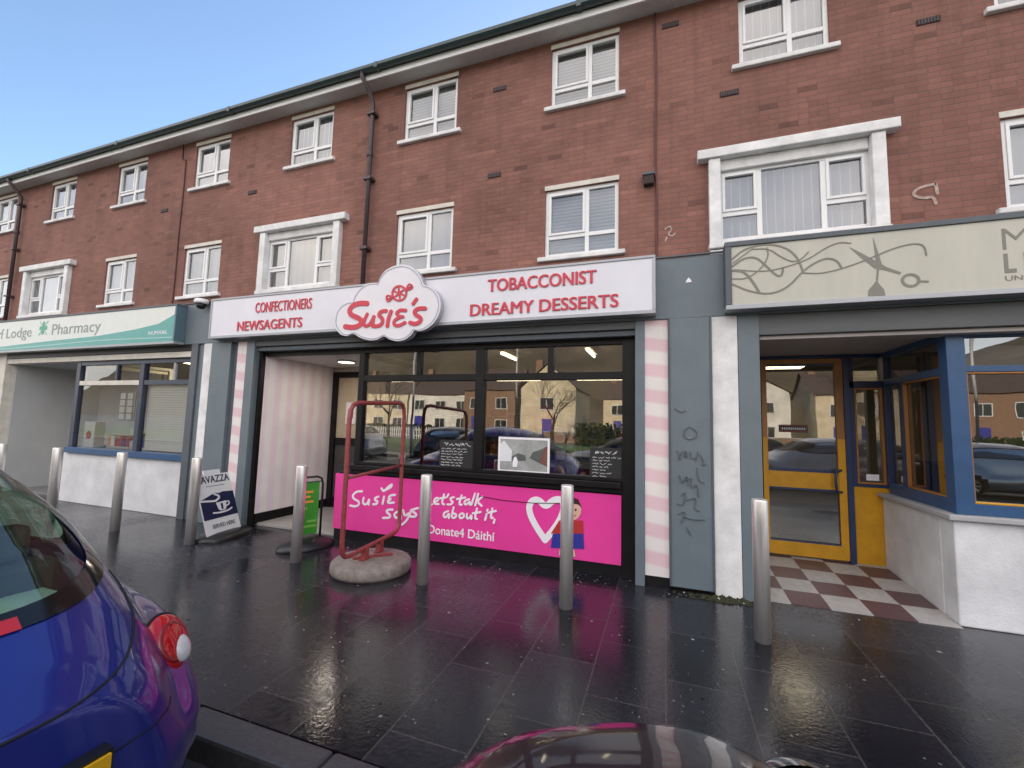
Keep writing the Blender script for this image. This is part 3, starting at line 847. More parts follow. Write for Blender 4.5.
for (xa, xb) in ((-3.86, -2.16), (-2.09, -0.42)):
    b = MB(); b.quad((xa, 4.85, 1.01), (xb, 4.85, 1.01), (xb, 4.85, 2.12), (xa, 4.85, 2.12), "shop glass"); b.build("pane", sus)
for (xa, xb) in ((-3.85, -3.02), (-2.98, -2.18), (-2.08, -1.26), (-1.22, -0.42)):
    b = MB(); b.quad((xa, 4.85, 2.17), (xb, 4.85, 2.17), (xb, 4.85, 2.50), (xa, 4.85, 2.50), "shop glass"); b.build("fanlight", sus)
b = MB(); b.box(-4.0, -0.432, 4.74, 4.90, 0.925, 0.988, "black frame"); b.box(-3.98, -0.432, 4.80, 4.88, 0.865, 0.923, "black base"); b.build("sill", sus, bevel=.006)
b = MB(); b.box(-4.2, -0.432, 4.86, 4.95, 0.0, 0.863, "black base"); b.box(-4.2, -0.432, 4.815, 4.858, 0.0, 0.125, "black base"); b.build("stall_riser", sus)
# -- recess: side wall, return window, door, ceiling, step
b = MB(); b.box(-5.70, -5.645, 4.812, 6.29, 0.175, 2.50, "pink stripes wall"); b.build("recess_wall", sus)
b = MB(); b.box(-5.70, -5.635, 4.814, 6.29, 0.03, 0.173, "black base"); b.build("skirting", sus)
b = MB(); b.box(-5.69, -3.94, 4.884, 6.30, 2.502, 2.56, "soffit white"); b.build("recess_ceiling", sus)
b = MB(); b.box(-5.70, -4.2, 4.86, 6.30, 0.0, 0.04, "tile floor light"); b.build("step", sus, bevel=.006)
b = MB()
b.box(-3.93, -3.85, 4.882, 6.25, 2.44, 2.50, "black frame"); b.box(-3.93, -3.85, 6.15, 6.25, 0.99, 2.44, "black frame"); b.box(-3.93, -3.85, 4.882, 6.25, 0.90, 0.99, "black frame")
b.build("window_frame", sus)
b = MB(); b.box(-4.02, -3.86, 4.96, 6.25, 0.04, 0.90, "black base"); b.build("stall_riser", sus)
b = MB(); b.quad((-3.89, 4.89, .99), (-3.89, 6.15, .99), (-3.89, 6.15, 2.44), (-3.89, 4.89, 2.44), "shop glass"); b.build("pane", sus)
b = MB()
b.box(-5.63, -5.53, 6.20, 6.28, 0.04, 2.42, "black frame"); b.box(-4.50, -4.40, 6.20, 6.28, 0.04, 2.42, "black frame"); b.box(-5.53, -4.50, 6.20, 6.28, 2.32, 2.42, "black frame")
b.box(-5.53, -4.50, 6.22, 6.28, 1.13, 1.25, "black frame"); b.box(-5.53, -4.50, 6.22, 6.28, 0.04, 0.22, "black frame")
dr = b.build("door", sus, bevel=.005)
b = MB(); b.box(-5.53, -4.50, 6.245, 6.26, 1.25, 2.32, "painted lit door glass"); b.box(-5.53, -4.50, 6.245, 6.26, 0.22, 1.13, "interior dark"); b.build("door_panel", dr)
b = MB(); b.box(-5.33, -5.12, 6.232, 6.243, 1.50, 1.88, "white print"); b.box(-5.28, -5.17, 6.229, 6.2315, 1.60, 1.74, "print red"); b.build("notice", dr)
b = MB(); b.box(-4.40, -3.93, 6.20, 6.28, 0.04, 2.5, "interior wall"); b.box(-5.63, -4.40, 6.21, 6.28, 2.42, 2.5, "interior wall"); b.build("recess_wall", sus)
b = MB(); b.box(-3.84, -0.44, 4.885, 4.93, 2.5, 2.72, "black frame"); b.build("head_board", sus)

t = thing("ceiling_light", "lit round downlight in the ceiling of the striped entrance recess", "ceiling light", (-4.75, 5.5, 2.5), "strip lights in the shops")
b = MB(); b.lathe((-4.75, 5.5, 2.48), [(.14, .0), (.14, .018)], "shelf white", 24); b.build("housing", t)
b = MB(); b.lathe((-4.75, 5.5, 2.475), [(.12, .0), (.12, .004)], "soft lamp", 24); b.build("lens", t)
ld = bpy.data.lights.new("downlight", 'AREA'); ld.shape = 'DISK'; ld.size = 0.24; ld.energy = 2.6; ld.color = (1.0, 0.86, 0.72)
lo = bpy.data.objects.new("downlight", ld); col.objects.link(lo); lo.location = (-4.75, 5.5, 2.47); lo.parent = t; lo.matrix_parent_inverse = Matrix.Translation((4.75, -5.5, -2.5))
# -- the fascia sign
sgn = thing("fascia_sign", "long white sweet shop sign with red lettering and a cloud shaped name panel", "sign", (-3.2, 4.5, 2.75))
b = MB()
b.box(-6.44, -0.105, 4.50, 4.60, 2.775, 3.315, "sign white"); b.build("sign_panel", sgn)
b = MB()
b.box(-6.47, -0.075, 4.49, 4.648, 3.316, 3.345, "sign silver"); b.box(-6.47, -0.075, 4.49, 4.648, 2.735, 2.774, "sign silver")
b.box(-6.47, -6.441, 4.49, 4.648, 2.775, 3.315, "sign silver"); b.box(-0.104, -0.075, 4.49, 4.648, 2.775, 3.315, "sign silver")
b.build("frame", sgn, bevel=.004)
for body, xa, xb, za, zb in (("CONFECTIONERS", -5.55, -4.52, 3.075, 3.225), ("NEWSAGENTS", -5.88, -4.67, 2.825, 2.965), ("TOBACCONIST", -1.92, -0.675, 3.10, 3.245), ("DREAMY DESSERTS", -2.135, -0.445, 2.825, 2.965)):
    b = MB()
    for q in ((0,) if body[0] == 'C' else (-1, 0, 1)): b.text(body, xa + q * (.003 if body[0] in "CN" else .0045), xb + q * (.003 if body[0] in "CN" else .0045), za, zb, 4.488 - .0002 * q, 4.4995, "red letter")
    b.build("lettering", sgn)
# cloud outline sketched in the photo's own proportions, 1 unit = 2.0 mm
cm = px_map(-4.3127, 3.560, 0.001735, 0.001655)
CL = [(95, 470), (105, 420), (140, 370), (190, 345), (235, 345), (245, 300), (280, 245), (340, 200), (400, 195), (425, 205), (440, 160), (480, 105), (540, 75), (600, 65), (660, 80), (710, 120), (740, 170), (755, 225), (800, 235), (840, 270), (865, 320), (870, 380), (855, 440), (820, 500), (770, 540), (720, 555), (690, 545), (670, 580), (630, 615), (570, 630), (510, 615), (475, 590), (430, 620), (370, 628), (300, 610), (245, 575), (200, 600), (150, 590), (110, 550), (95, 510)]
def hmap(h):
    """projective map from measured drawing units to metres on a sign face"""
    return lambda pts: [((h[0] * x + h[1] * z + h[2]) / (h[6] * x + h[7] * z + 1), (h[3] * x + h[4] * z + h[5]) / (h[6] * x + h[7] * z + 1)) for x, z in pts]

cm = hmap((0.00202142, 0.0000822499, -4.269582, -0.000121573, -0.00172036, 3.69807715, 0, 0))
def smooth_closed(P, it=2):
    P = [Vector(p) for p in P]
    for _ in range(it):
        Q = []
        for i in range(len(P)):
            a, c = P[i], P[(i + 1) % len(P)]
            Q.append(a * .8 + c * .2); Q.append(a * .2 + c * .8)
        P = Q
    return [(p.x, p.y) for p in P]
CLm = smooth_closed(cm(CL))
cx_, cz_ = sum(p[0] for p in CLm) / len(CLm), sum(p[1] for p in CLm) / len(CLm)
b = MB()
b.plate(CLm, 4.405, 4.485, "cloud white", "cloud edge")
inner = [(cx_ + (p[0] - cx_) * .965, cz_ + (p[1] - cz_) * .955) for p in CLm]
b.stroke(inner, 0.012, 4.4015, 4.4045, "cloud edge", closed=True, smooth=0)
cloud = b.build("cloud_panel", sgn)
b = MB(); y0, y1 = 4.396, 4.4045
for st, wd in (([(350, 352), (300, 348), (245, 362), (212, 400), (225, 438), (285, 460), (315, 485), (300, 515), (250, 535), (185, 527)], .066),
               ([(352, 432), (325, 490), (332, 525), (368, 515), (395, 470), (408, 432), (395, 480), (398, 522)], .044),
               ([(492, 408), (452, 412), (435, 440), (468, 465), (466, 503), (430, 524), (392, 518)], .048),
               ([(528, 412), (508, 465), (502, 520)], .048),
               ([(632, 405), (590, 402), (562, 428), (590, 452), (612, 452)], .042), ([(590, 455), (548, 480), (550, 515), (590, 516), (626, 494)], .042),
               ([(706, 326), (684, 358)], .046),
               ([(766, 392), (722, 390), (690, 412), (700, 438), (736, 455), (736, 485), (700, 505), (664, 494)], .050)):
    b.stroke(cm(st), wd, y0, y1, "red letter")
b.build("lettering", cloud); b = MB()
ring = [(585 + 50 * math.cos(a * math.pi / 8), 280 + 54 * math.sin(a * math.pi / 8)) for a in range(16)]
b.stroke(cm(ring), .026, y0, y1, "red letter", closed=True, smooth=1)
for a in (0.2, 1.25, 2.3, 3.35, 4.4, 5.45):
    b.stroke(cm([(585 + 10 * math.cos(a), 280 + 10 * math.sin(a)), (585 + 34 * math.cos(a + .2), 280 + 36 * math.sin(a + .2))]), .022, y0, y1, "red letter")
b.stroke(cm([(632, 258), (655, 205), (688, 240), (635, 262)]), .020, y0, y1, "red letter"); b.stroke(cm([(640, 250), (668, 232)]), .012, y0, y1, "red letter")
b.stroke(cm([(538, 305), (490, 288), (498, 350), (540, 312)]), .020, y0, y1, "red letter"); b.stroke(cm([(530, 308), (505, 322)]), .012, y0, y1, "red letter")
b.build("sweet_emblem", cloud)

# -- the pink charity banner under the window
ban = thing("banner", "bright pink banner under the sweet shop window with white handwriting and a heart", "banner", (-2.3, 4.8, 0.13))
pm = hmap((0.0038217, -2.37275e-05, -4.36334, 0.000546483, -0.00391337, 0.94809, 0.000277827, 7.68485e-05))
b = MB(); b.box(-4.20, -0.437, 4.800, 4.812, 0.128, 0.852, "banner pink"); b.box(-4.212, -4.201, 4.800, 4.95, 0.128, 0.852, "banner pink")
b.build("sheet", ban)
y0, y1 = 4.7965, 4.7995
b = MB()
for st in ([(118, 88), (100, 88), (85, 102), (90, 114), (108, 122), (108, 134), (95, 140), (78, 136)], [(124, 110), (120, 126), (128, 134), (138, 128), (143, 110), (141, 133)], [(174, 106), (162, 110), (162, 118), (172, 122), (168, 131), (156, 132)],
           [(193, 106), (188, 130)], [(230, 100), (213, 102), (207, 112), (218, 114), (205, 120), (207, 128), (226, 126)], [(184, 78), (192, 90), (208, 72), (222, 62), (216, 76), (190, 86)],
           [(222, 150), (205, 150), (200, 158), (215, 168), (212, 178), (190, 178)], [(250, 156), (232, 158), (226, 172), (238, 180), (250, 165), (250, 180)], [(258, 152), (262, 172), (276, 163)], [(286, 150), (272, 185), (255, 200)], [(308, 145), (292, 148), (290, 157), (304, 165), (298, 175), (280, 172)],
           None, [(345, 100), (340, 133), (356, 132)], [(362, 125), (378, 118), (374, 108), (362, 116), (362, 130), (378, 131)], [(396, 98), (388, 130), (397, 132)], [(382, 112), (404, 108)], [(411, 98), (407, 106)], [(430, 108), (418, 110), (418, 118), (428, 124), (418, 133), (408, 132)],
           [(456, 102), (446, 132), (456, 133)], [(440, 114), (468, 109)], [(481, 115), (468, 118), (464, 130), (474, 133), (484, 120), (484, 133)], [(501, 96), (489, 133)], [(512, 96), (502, 135)], [(526, 106), (507, 122), (524, 137)],
           [(410, 155), (396, 160), (394, 174), (404, 176), (414, 160), (413, 178)], [(429, 142), (420, 176), (434, 178), (440, 166), (426, 162)], [(456, 162), (446, 170), (452, 180), (464, 175), (464, 165), (456, 162)], [(474, 164), (472, 178), (482, 180), (490, 166), (489, 181)], [(508, 146), (500, 179), (508, 181)], [(494, 162), (520, 158)],
           [(541, 164), (536, 184)], [(544, 150), (543, 153)], [(560, 146), (554, 178), (562, 178)], [(547, 160), (572, 154)], [(568, 184), (565, 194)]):
    if st is None: b.build("lettering", ban); b = MB(); continue
    wd = .028 if st[0][0] < 320 else .024
    b.stroke(pm(st), wd, y0, y1, "white print", smooth=2)
b.build("lettering", ban)
b = MB()
tl, br_ = pm([(342, 224)])[0], pm([(567, 268)])[0]
b.text("Donate4 Dáithí", tl[0], br_[0], 0.212, 0.318, y0, y1, "white print", bold=0.012); b.build("lettering", ban)
b = MB(); b.stroke(pm([(738, 252), (700, 195), (682, 150), (690, 120), (716, 114), (740, 142), (766, 116), (794, 114), (804, 140), (792, 180), (765, 220), (738, 252)]), .072, y0, y1, "white print", smooth=2); b.build("heart", ban)
# plain child figure printed on the banner
b = MB(); y0, y1 = 4.7930, 4.7960
b.plate(pm([(786, 186), (866, 186), (868, 230), (758, 230)]), y0, y1, "print red")
b.plate(pm([(764, 231), (868, 231), (870, 282), (758, 278)]), y0, y1, "print blue")
b.plate(pm([(788, 283), (806, 283), (806, 304), (784, 304)]), y0, y1, "print skin"); b.plate(pm([(818, 283), (836, 283), (842, 308), (820, 306)]), y0, y1, "print skin")
b.plate(pm([(828 + 33 * math.cos(a * math.pi / 9), 152 + 34 * math.sin(a * math.pi / 9)) for a in range(18)]), y0, y1, "print skin")
b.plate(pm([(794, 140), (800, 116), (826, 106), (850, 114), (862, 142), (850, 132), (826, 128), (806, 134)]), y0 - .001, y1, "print hair")
for ex in (818, 842): b.plate(pm([(ex + 3.5 * math.cos(a), 150 + 4.5 * math.sin(a)) for a in np.linspace(0, 6.28, 9)[:-1]]), y0 - .001, y1, "print hair")
b.stroke(pm([(818, 168), (830, 173), (842, 168)]), .008, y0 - .001, y1, "print red", smooth=1)
b.build("figure_print", ban)
b = MB(); b.tube([(*pm([(p, 0)])[0][:1], 4.793, pm([(p, z_)])[0][1]) for p, z_ in ((520, 104), (600, 118), (700, 127), (790, 128))], .004, "black base", 5); b.build("cable", ban)

# ================================================================== BARBER SHOP FRONT
bar = thing("barber_shop", "barber shop front with yellow framed glass door, blue window posts and chequered tile entrance", "shop", (2.5, 4.8, 0))
b = MB(); b.box(0.685, 0.87, 4.65, 4.80, 0.0, 2.704, "shop grey"); b.build("grey_post", bar, bevel=.005)
b = MB(); b.box(0.685, 6.7, 4.66, 4.80, 2.50, 2.703, "shutter grey"); b.box(0.88, 6.7, 4.70, 4.90, 2.46, 2.498, "soffit brown"); b.build("shutter_box", bar, bevel=.006)
b = MB(); b.box(0.80, 6.7, 4.90, 6.2, 2.50, 2.53, "soffit brown"); b.build("recess_ceiling", bar)
b = MB(); b.add([(0.80, 4.742, 0.006), (2.31, 4.742, 0.006), (2.31, 6.06, 0.107), (0.80, 6.06, 0.107), (0.80, 4.742, -.1), (2.31, 4.742, -.1)], [(0, 1, 2, 3), (4, 5, 1, 0)], "checker tiles"); b.build("tiled_ramp", bar)
b = MB(); b.box(0.80, 0.868, 4.80, 6.10, 0.0, 2.5, "interior wall"); b.build("recess_wall", bar)
# door wall at the back of the recess
b = MB()
b.box(0.87, 1.135, 6.06, 6.12, 0.09, 2.498, "navy frame"); b.box(1.985, 2.045, 6.03, 6.12, 0.09, 2.498, "navy frame"); b.box(1.135, 1.985, 6.05, 6.12, 2.455, 2.498, "navy frame")
b.build("door_frame", bar, bevel=.005)
b = MB()
b.box(1.138, 1.195, 6.045, 6.095, 0.125, 2.452, "orange wood"); b.box(1.905, 1.983, 6.045, 6.095, 0.125, 2.452, "orange wood"); b.box(1.195, 1.905, 6.046, 6.095, 2.395, 2.452, "orange wood")
b.box(1.195, 1.905, 6.046, 6.095, 0.91, 1.10, "yellow paint"); b.box(1.195, 1.905, 6.046, 6.095, 0.125, 0.27, "yellow paint")
b.box(1.138, 1.983, 6.040, 6.0445, 0.125, 0.28, "yellow paint"); b.box(1.906, 1.982, 6.040, 6.0445, 0.281, 1.5, "yellow paint"); b.box(1.139, 1.194, 6.040, 6.0445, 0.281, 1.5, "yellow paint")
b.box(1.195, 1.905, 6.043, 6.05, 1.10, 1.135, "navy frame"); b.box(1.195, 1.905, 6.043, 6.05, 0.885, 0.909, "navy frame"); b.box(1.195, 1.905, 6.043, 6.05, 0.27, 0.295, "navy frame"); b.box(1.195, 1.905, 6.043, 6.05, 2.365, 2.394, "navy frame")
dr = b.build("door", bar, bevel=.003)
b = MB(); b.quad((1.19, 6.07, .28), (1.91, 6.07, .28), (1.91, 6.07, .90), (1.19, 6.07, .90), "dark shop glass"); b.quad((1.19, 6.07, 1.12), (1.91, 6.07, 1.12), (1.91, 6.07, 2.38), (1.19, 6.07, 2.38), "dark shop glass"); b.build("pane", dr)
b = MB(); b.tube([(1.93, 6.04, 1.14), (1.865, 5.985, 1.13), (1.855, 5.98, 1.02), (1.865, 5.985, 0.90), (1.93, 6.04, 0.89)], .014, "navy frame", 8); b.build("handle", dr)
b = MB(); b.box(1.32, 1.62, 6.064, 6.068, 1.565, 1.655, "chalkboard"); b.box(1.33, 1.61, 6.0625, 6.0635, 1.575, 1.645, "print red"); b.box(1.335, 1.605, 6.0615, 6.0622, 1.58, 1.64, "chalkboard")
for q in range(11): b.box(1.35 + q * .023, 1.363 + q * .023, 6.0605, 6.0613, 1.595, 1.622, "chalk")
b.build("notice", dr)
b = MB()
b.box(2.045, 2.36, 6.05, 6.12, 2.10, 2.18, "navy frame"); b.box(2.045, 2.09, 6.05, 6.12, 0.97, 2.498, "navy frame"); b.box(2.36, 2.43, 6.00, 6.12, 0.97, 2.498, "navy frame"); b.box(2.09, 2.36, 6.052, 6.12, 0.965, 1.00, "navy frame"); b.box(2.09, 2.36, 6.05, 6.12, 2.455, 2.498, "navy frame")
b.box(2.09, 2.108, 6.044, 6.09, 1.0, 2.10, "orange wood"); b.box(2.34, 2.36, 6.044, 6.09, 1.0, 2.10, "orange wood"); b.box(2.108, 2.34, 6.044, 6.09, 2.08, 2.10, "orange wood"); b.box(2.108, 2.34, 6.044, 6.09, 1.0, 1.02, "orange wood")
b.build("window_frame", bar, bevel=.003)
b = MB(); b.quad((2.1, 6.08, 1.0), (2.35, 6.08, 1.0), (2.35, 6.08, 2.09), (2.1, 6.08, 2.09), "dark shop glass"); b.build("pane", bar)
b = MB(); b.quad((2.09, 6.08, 2.18), (2.36, 6.08, 2.18), (2.36, 6.08, 2.46), (2.09, 6.08, 2.46), "dark shop glass"); b.build("fanlight", bar)
b = MB(); b.box(2.18, 2.30, 6.072, 6.078, 1.04, 1.11, "white print"); b.build("notice", bar)
b = MB(); b.box(2.046, 2.43, 6.065, 6.11, 0.09, 0.964, "yellow paint"); b.build("panel", bar)
# projecting bay: low white wall, ledge, posts
b = MB(); b.box(2.315, 6.7, 4.79, 4.99, 0.0, 0.868, "render white"); b.box(2.315, 2.5, 4.99, 6.062, 0.0, 0.868, "render white"); b.build("low_wall", bar, bevel=.012)
b = MB(); b.add([(2.265, 4.735, .87), (6.7, 4.735, .87), (6.7, 4.99, .87), (2.55, 4.99, .87), (2.55, 6.05, .87), (2.265, 6.05, .87)] + [(2.265, 4.735, .915), (6.7, 4.735, .915), (6.7, 4.99, .915), (2.55, 4.99, .915), (2.55, 6.05, .915), (2.265, 6.05, .915)],
                [(5, 4, 3, 2, 1, 0), (6, 7, 8, 9, 10, 11)] + [(i, (i + 1) % 6, (i + 1) % 6 + 6, i + 6) for i in range(6)], "ledge grey"); b.build("ledge", bar, bevel=.008)
b = MB()
b.box(2.345, 2.475, 4.80, 4.93, 0.917, 2.498, "blue frame")
b.box(2.36, 2.44, 4.93, 6.0, 0.917, 1.03, "blue frame"); b.box(2.36, 2.44, 4.93, 6.0, 2.12, 2.19, "blue frame"); b.box(2.36, 2.44, 4.93, 6.0, 2.44, 2.498, "blue frame"); b.box(2.36, 2.44, 5.62, 5.70, 1.03, 2.12, "navy frame")
b.box(2.475, 6.7, 4.81, 4.89, 0.917, 1.01, "blue frame"); b.box(2.475, 6.7, 4.81, 4.89, 2.135, 2.19, "blue frame"); b.box(2.475, 6.7, 4.81, 4.89, 2.44, 2.498, "blue frame")
for q in (3.85, 5.25, 6.6): b.box(q, q + .09, 4.805, 4.90, 1.01, 2.44, "blue frame")
b.box(2.475, 3.85, 4.816, 4.86, 2.118, 2.134, "orange wood"); b.box(2.475, 3.85, 4.816, 4.86, 1.011, 1.027, "yellow paint"); b.box(2.475, 2.49, 4.818, 4.86, 1.027, 2.118, "orange wood")
b.box(2.366, 2.40, 4.93, 5.62, 2.103, 2.119, "orange wood"); b.box(2.366, 2.40, 4.93, 5.62, 1.031, 1.047, "orange wood"); b.box(2.366, 2.40, 5.604, 5.62, 1.047, 2.103, "orange wood")
b.build("window_frame", bar, bevel=.004)
b = MB(); b.quad((2.40, 4.93, 1.03), (2.40, 5.98, 1.03), (2.40, 5.98, 2.12), (2.40, 4.93, 2.12), "bay side glass"); b.build("pane", bar)
b = MB(); b.quad((2.40, 4.93, 2.19), (2.40, 5.98, 2.19), (2.40, 5.98, 2.44), (2.40, 4.93, 2.44), "bay side glass"); b.build("fanlight", bar)
for xa, xb in ((2.47, 3.86), (3.93, 5.26), (5.33, 6.61)):
    b = MB(); b.quad((xa, 4.85, 1.0), (xb, 4.85, 1.0), (xb, 4.85, 2.14), (xa, 4.85, 2.14), "dark shop glass"); b.build("pane", bar)
    b = MB(); b.quad((xa, 4.85, 2.19), (xb, 4.85, 2.19), (xb, 4.85, 2.45), (xa, 4.85, 2.45), "dark shop glass"); b.build("fanlight", bar)
b = MB(); b.box(2.5, 6.6, 4.87, 4.876, 2.19, 2.37, "soffit white"); b.build("blind", bar)

bsg = thing("fascia_sign", "faded cream barber sign with swirls and open scissors drawn in grey", "sign", (3.5, 4.5, 2.75))
b = MB(); b.box(0.622, 6.65, 4.50, 4.62, 2.772, 3.345, "barber sign"); b.build("sign_panel", bsg)
b = MB()
b.box(0.565, 6.7, 4.485, 4.648, 3.346, 3.395, "shop grey dark"); b.box(0.565, 6.7, 4.485, 4.648, 2.725, 2.771, "sign silver"); b.box(0.565, 0.621, 4.485, 4.648, 2.772, 3.345, "shop grey dark"); b.box(6.651, 6.7, 4.485, 4.648, 2.772, 3.345, "shop grey dark")
b.build("frame", bsg, bevel=.005)
bmp = hmap((0.00275786, -1.71225e-05, 0.530002, 0.000419309, -0.00281711, 3.73399, 0.000216082, 5.97695e-05))
b = MB(); y0, y1 = 4.497, 4.4995
for st, wd in (([(42, 165), (80, 132), (150, 114), (220, 124), (262, 160), (280, 210)], .020), ([(42, 190), (80, 162), (120, 158), (150, 183), (190, 222), (208, 222), (212, 200)], .022), ([(42, 232), (90, 233), (140, 197), (164, 155), (158, 128)], .014),
               ([(42, 204), (80, 206), (108, 238), (132, 277)], .026), ([(42, 250), (100, 275), (170, 285), (230, 260), (270, 215), (310, 182), (360, 160), (395, 170), (410, 196)], .019), ([(280, 212), (340, 215), (420, 195), (500, 165), (580, 130), (650, 112), (688, 118), (695, 152)], .013),
               ([(110, 132), (165, 130), (200, 155), (240, 175), (270, 170), (297, 142)], .012), ([(50, 201), (150, 209), (230, 190), (300, 165), (350, 130), (400, 108), (440, 112)], .011), ([(110, 130), (75, 155), (45, 178)], .010)):
    b.stroke(bmp(st), wd * .82, y0, y1, "barber art", smooth=3)
b.build("swirl_drawing", bsg)
b = MB()
b.plate(bmp([(435, 125), (470, 142), (540, 180), (560, 192), (610, 210), (606, 217), (550, 202), (520, 196), (480, 165)]), y0, y1, "barber art")
b.plate(bmp([(515, 92), (528, 130), (544, 180), (534, 208), (532, 238), (526, 238), (528, 200), (522, 150)]), y0, y1, "barber art")
b.stroke(bmp([(642 + 28 * math.cos(a * math.pi / 8), 237 + 20 * math.sin(a * math.pi / 8)) for a in range(16)]), .022, y0, y1, "barber art", closed=True, smooth=1)
b.stroke(bmp([(670, 240), (699, 241)]), .016, y0, y1, "barber art", smooth=0)
b.plate(bmp([(527, 236), (536, 250), (552, 268), (557, 288), (498, 290), (500, 270), (516, 252)]), y0, y1, "barber art")
b.build("scissors_drawing", bsg)
for args, bo in ((("M", 2.60, 2.765, 3.095, 3.27), -.01), (("L", 2.60, 2.672, 2.90, 3.06), .03), (("I", 2.722, 2.75, 2.90, 3.06), .03), (("UNISEX", 2.60, 2.86, 2.835, 2.875), 0)):
    b = MB(); b.text(*args, y0, y1, "barber art", bold=bo); b.build("lettering", bsg)

# ================================================================== PHARMACY FRONT
pha = thing("pharmacy", "pharmacy front with blue window frames over a low white wall and grey recess", "shop", (-9.7, 4.72, 0))
for (xa, xb, ya, m_, nm) in ((-7.05, -6.90, 4.65, "shop grey dark", "grey_post"), (-6.90, -6.775, 4.68, "shop grey", "grey_post"), (-12.72, -12.36, 4.65, "cream sill", "cream_post"), (-12.95, -12.73, 4.64, "shop grey", "grey_post")):
    b = MB(); b.box(xa, xb, ya, 4.80, 0.0, 2.704, m_); b.build(nm, pha, bevel=.005)
b = MB(); b.box(-12.36, -7.055, 4.655, 4.80, 2.60, 2.703, "black frame"); b.box(-12.36, -7.055, 4.67, 4.82, 2.505, 2.598, "cream sill"); b.build("shutter_box", pha, bevel=.006)
b = MB(); b.box(-12.40, -12.32, 4.80, 6.3, 0.0, 2.503, "pharmacy wall"); b.box(-12.32, -10.0, 6.2, 6.28, 0.0, 2.503, "pharmacy wall"); b.build("recess_wall", pha)
b = MB(); b.box(-12.40, -10.0, 4.822, 6.3, 2.504, 2.56, "pharmacy wall"); b.build("recess_ceiling", pha)
b = MB(); b.box(-10.25, -7.06, 4.72, 4.90, 0.0, 0.862, "render white"); b.box(-10.25, -10.07, 4.90, 6.2, 0.0, 0.862, "render white"); b.build("low_wall", pha, bevel=.01)
b = MB()
b.box(-10.14, -7.06, 4.66, 4.92, 0.864, 0.965, "blue frame"); b.box(-10.14, -10.03, 4.72, 4.80, 0.966, 2.50, "slate frame"); b.box(-7.12, -7.06, 4.72, 4.80, 0.966, 2.50, "slate frame"); b.box(-10.03, -7.12, 4.725, 4.80, 2.43, 2.50, "slate frame")
b.box(-8.36, -8.25, 4.715, 4.80, 0.966, 2.43, "slate frame"); b.box(-10.03, -8.36, 4.725, 4.80, 2.07, 2.15, "cream sill"); b.box(-8.25, -7.12, 4.725, 4.80, 2.07, 2.15, "slate frame"); b.box(-9.03, -8.98, 4.728, 4.79, 2.15, 2.43, "slate frame"); b.box(-7.55, -7.50, 4.728, 4.79, 2.15, 2.43, "ledge grey")
b.box(-10.12, -10.05, 4.80, 6.2, 2.43, 2.50, "cream sill"); b.box(-10.12, -10.05, 4.80, 6.2, 0.864, 0.965, "blue frame"); b.box(-10.12, -10.05, 6.12, 6.2, 0.965, 2.43, "slate frame"); b.box(-10.13, -10.04, 4.805, 4.84, 2.07, 2.42, "cream sill")
b.build("window_frame", pha, bevel=.005)
for xa, xb in ((-10.04, -8.35), (-8.26, -7.11)):
    b = MB(); b.quad((xa, 4.76, .96), (xb, 4.76, .96), (xb, 4.76, 2.08), (xa, 4.76, 2.08), "pharmacy glass"); b.build("pane", pha)
    b = MB(); b.quad((xa, 4.76, 2.14), (xb, 4.76, 2.14), (xb, 4.76, 2.44), (xa, 4.76, 2.44), "pharmacy glass"); b.build("fanlight", pha)
b = MB(); b.quad((-10.085, 4.8, .96), (-10.085, 6.15, .96), (-10.085, 6.15, 2.44), (-10.085, 4.8, 2.44), "pharmacy glass"); b.build("pane", pha)
mat("slat white", (0.80, 0.79, 0.77), 0.5, var=0.04)
b = MB()
for q in range(27):
    z_ = 0.985 + q * .04
    b.add([(-8.24, 4.815, z_), (-7.13, 4.815, z_), (-7.13, 4.829, z_ + .037), (-8.24, 4.829, z_ + .037)], [(0, 1, 2, 3)], "slat white")
b.box(-8.24, -7.13, 4.81, 4.85, 2.05, 2.09, "slat white"); b.box(-8.24, -7.13, 4.86, 4.864, 0.97, 2.05, "interior wall"); b.build("blind", pha)

psg = thing("fascia_sign", "white and turquoise pharmacy sign with a green cross", "sign", (-9.9, 4.5, 2.7))
phm = hmap((0.0056511, -3.50856e-05, -12.5222, 0.000859201, -0.00577252, 3.97905, 0.000442772, 0.000122473))
b = MB(); b.box(-13.0, -7.255, 4.50, 4.60, 2.735, 3.30, "pharmacy white"); b.build("sign_panel", psg)
b = MB(); b.box(-13.03, -7.22, 4.49, 4.648, 3.302, 3.335, "shop grey dark"); b.box(-13.03, -7.22, 4.49, 4.648, 2.695, 2.734, "sign silver"); b.box(-7.254, -7.22, 4.485, 4.648, 2.735, 3.30, "sign side"); b.box(-13.03, -13.001, 4.49, 4.648, 2.735, 3.30, "shop grey dark"); b.build("frame", psg, bevel=.004)
y0, y1 = 4.4965, 4.4995
b = MB()
wave = [(-13.0, 2.84)] + phm([(0, 190), (150, 172), (330, 153), (450, 132), (530, 113)]) + [(-7.255, 3.17), (-7.255, 2.737), (-13.0, 2.737)]
b.plate(wave, y0, y1, "pharmacy teal")
b.stroke([(-12.9, 2.80)] + phm([(0, 199), (150, 186), (330, 168), (450, 163), (575, 158)]), .02, y0 - .002, y0 - .0003, "pharmacy teal light")
b.build("wave_print", psg)
b = MB()
a1, a2 = phm([(26, 0), (112, 0)]); p1, p2 = phm([(178, 0), (336, 0)])
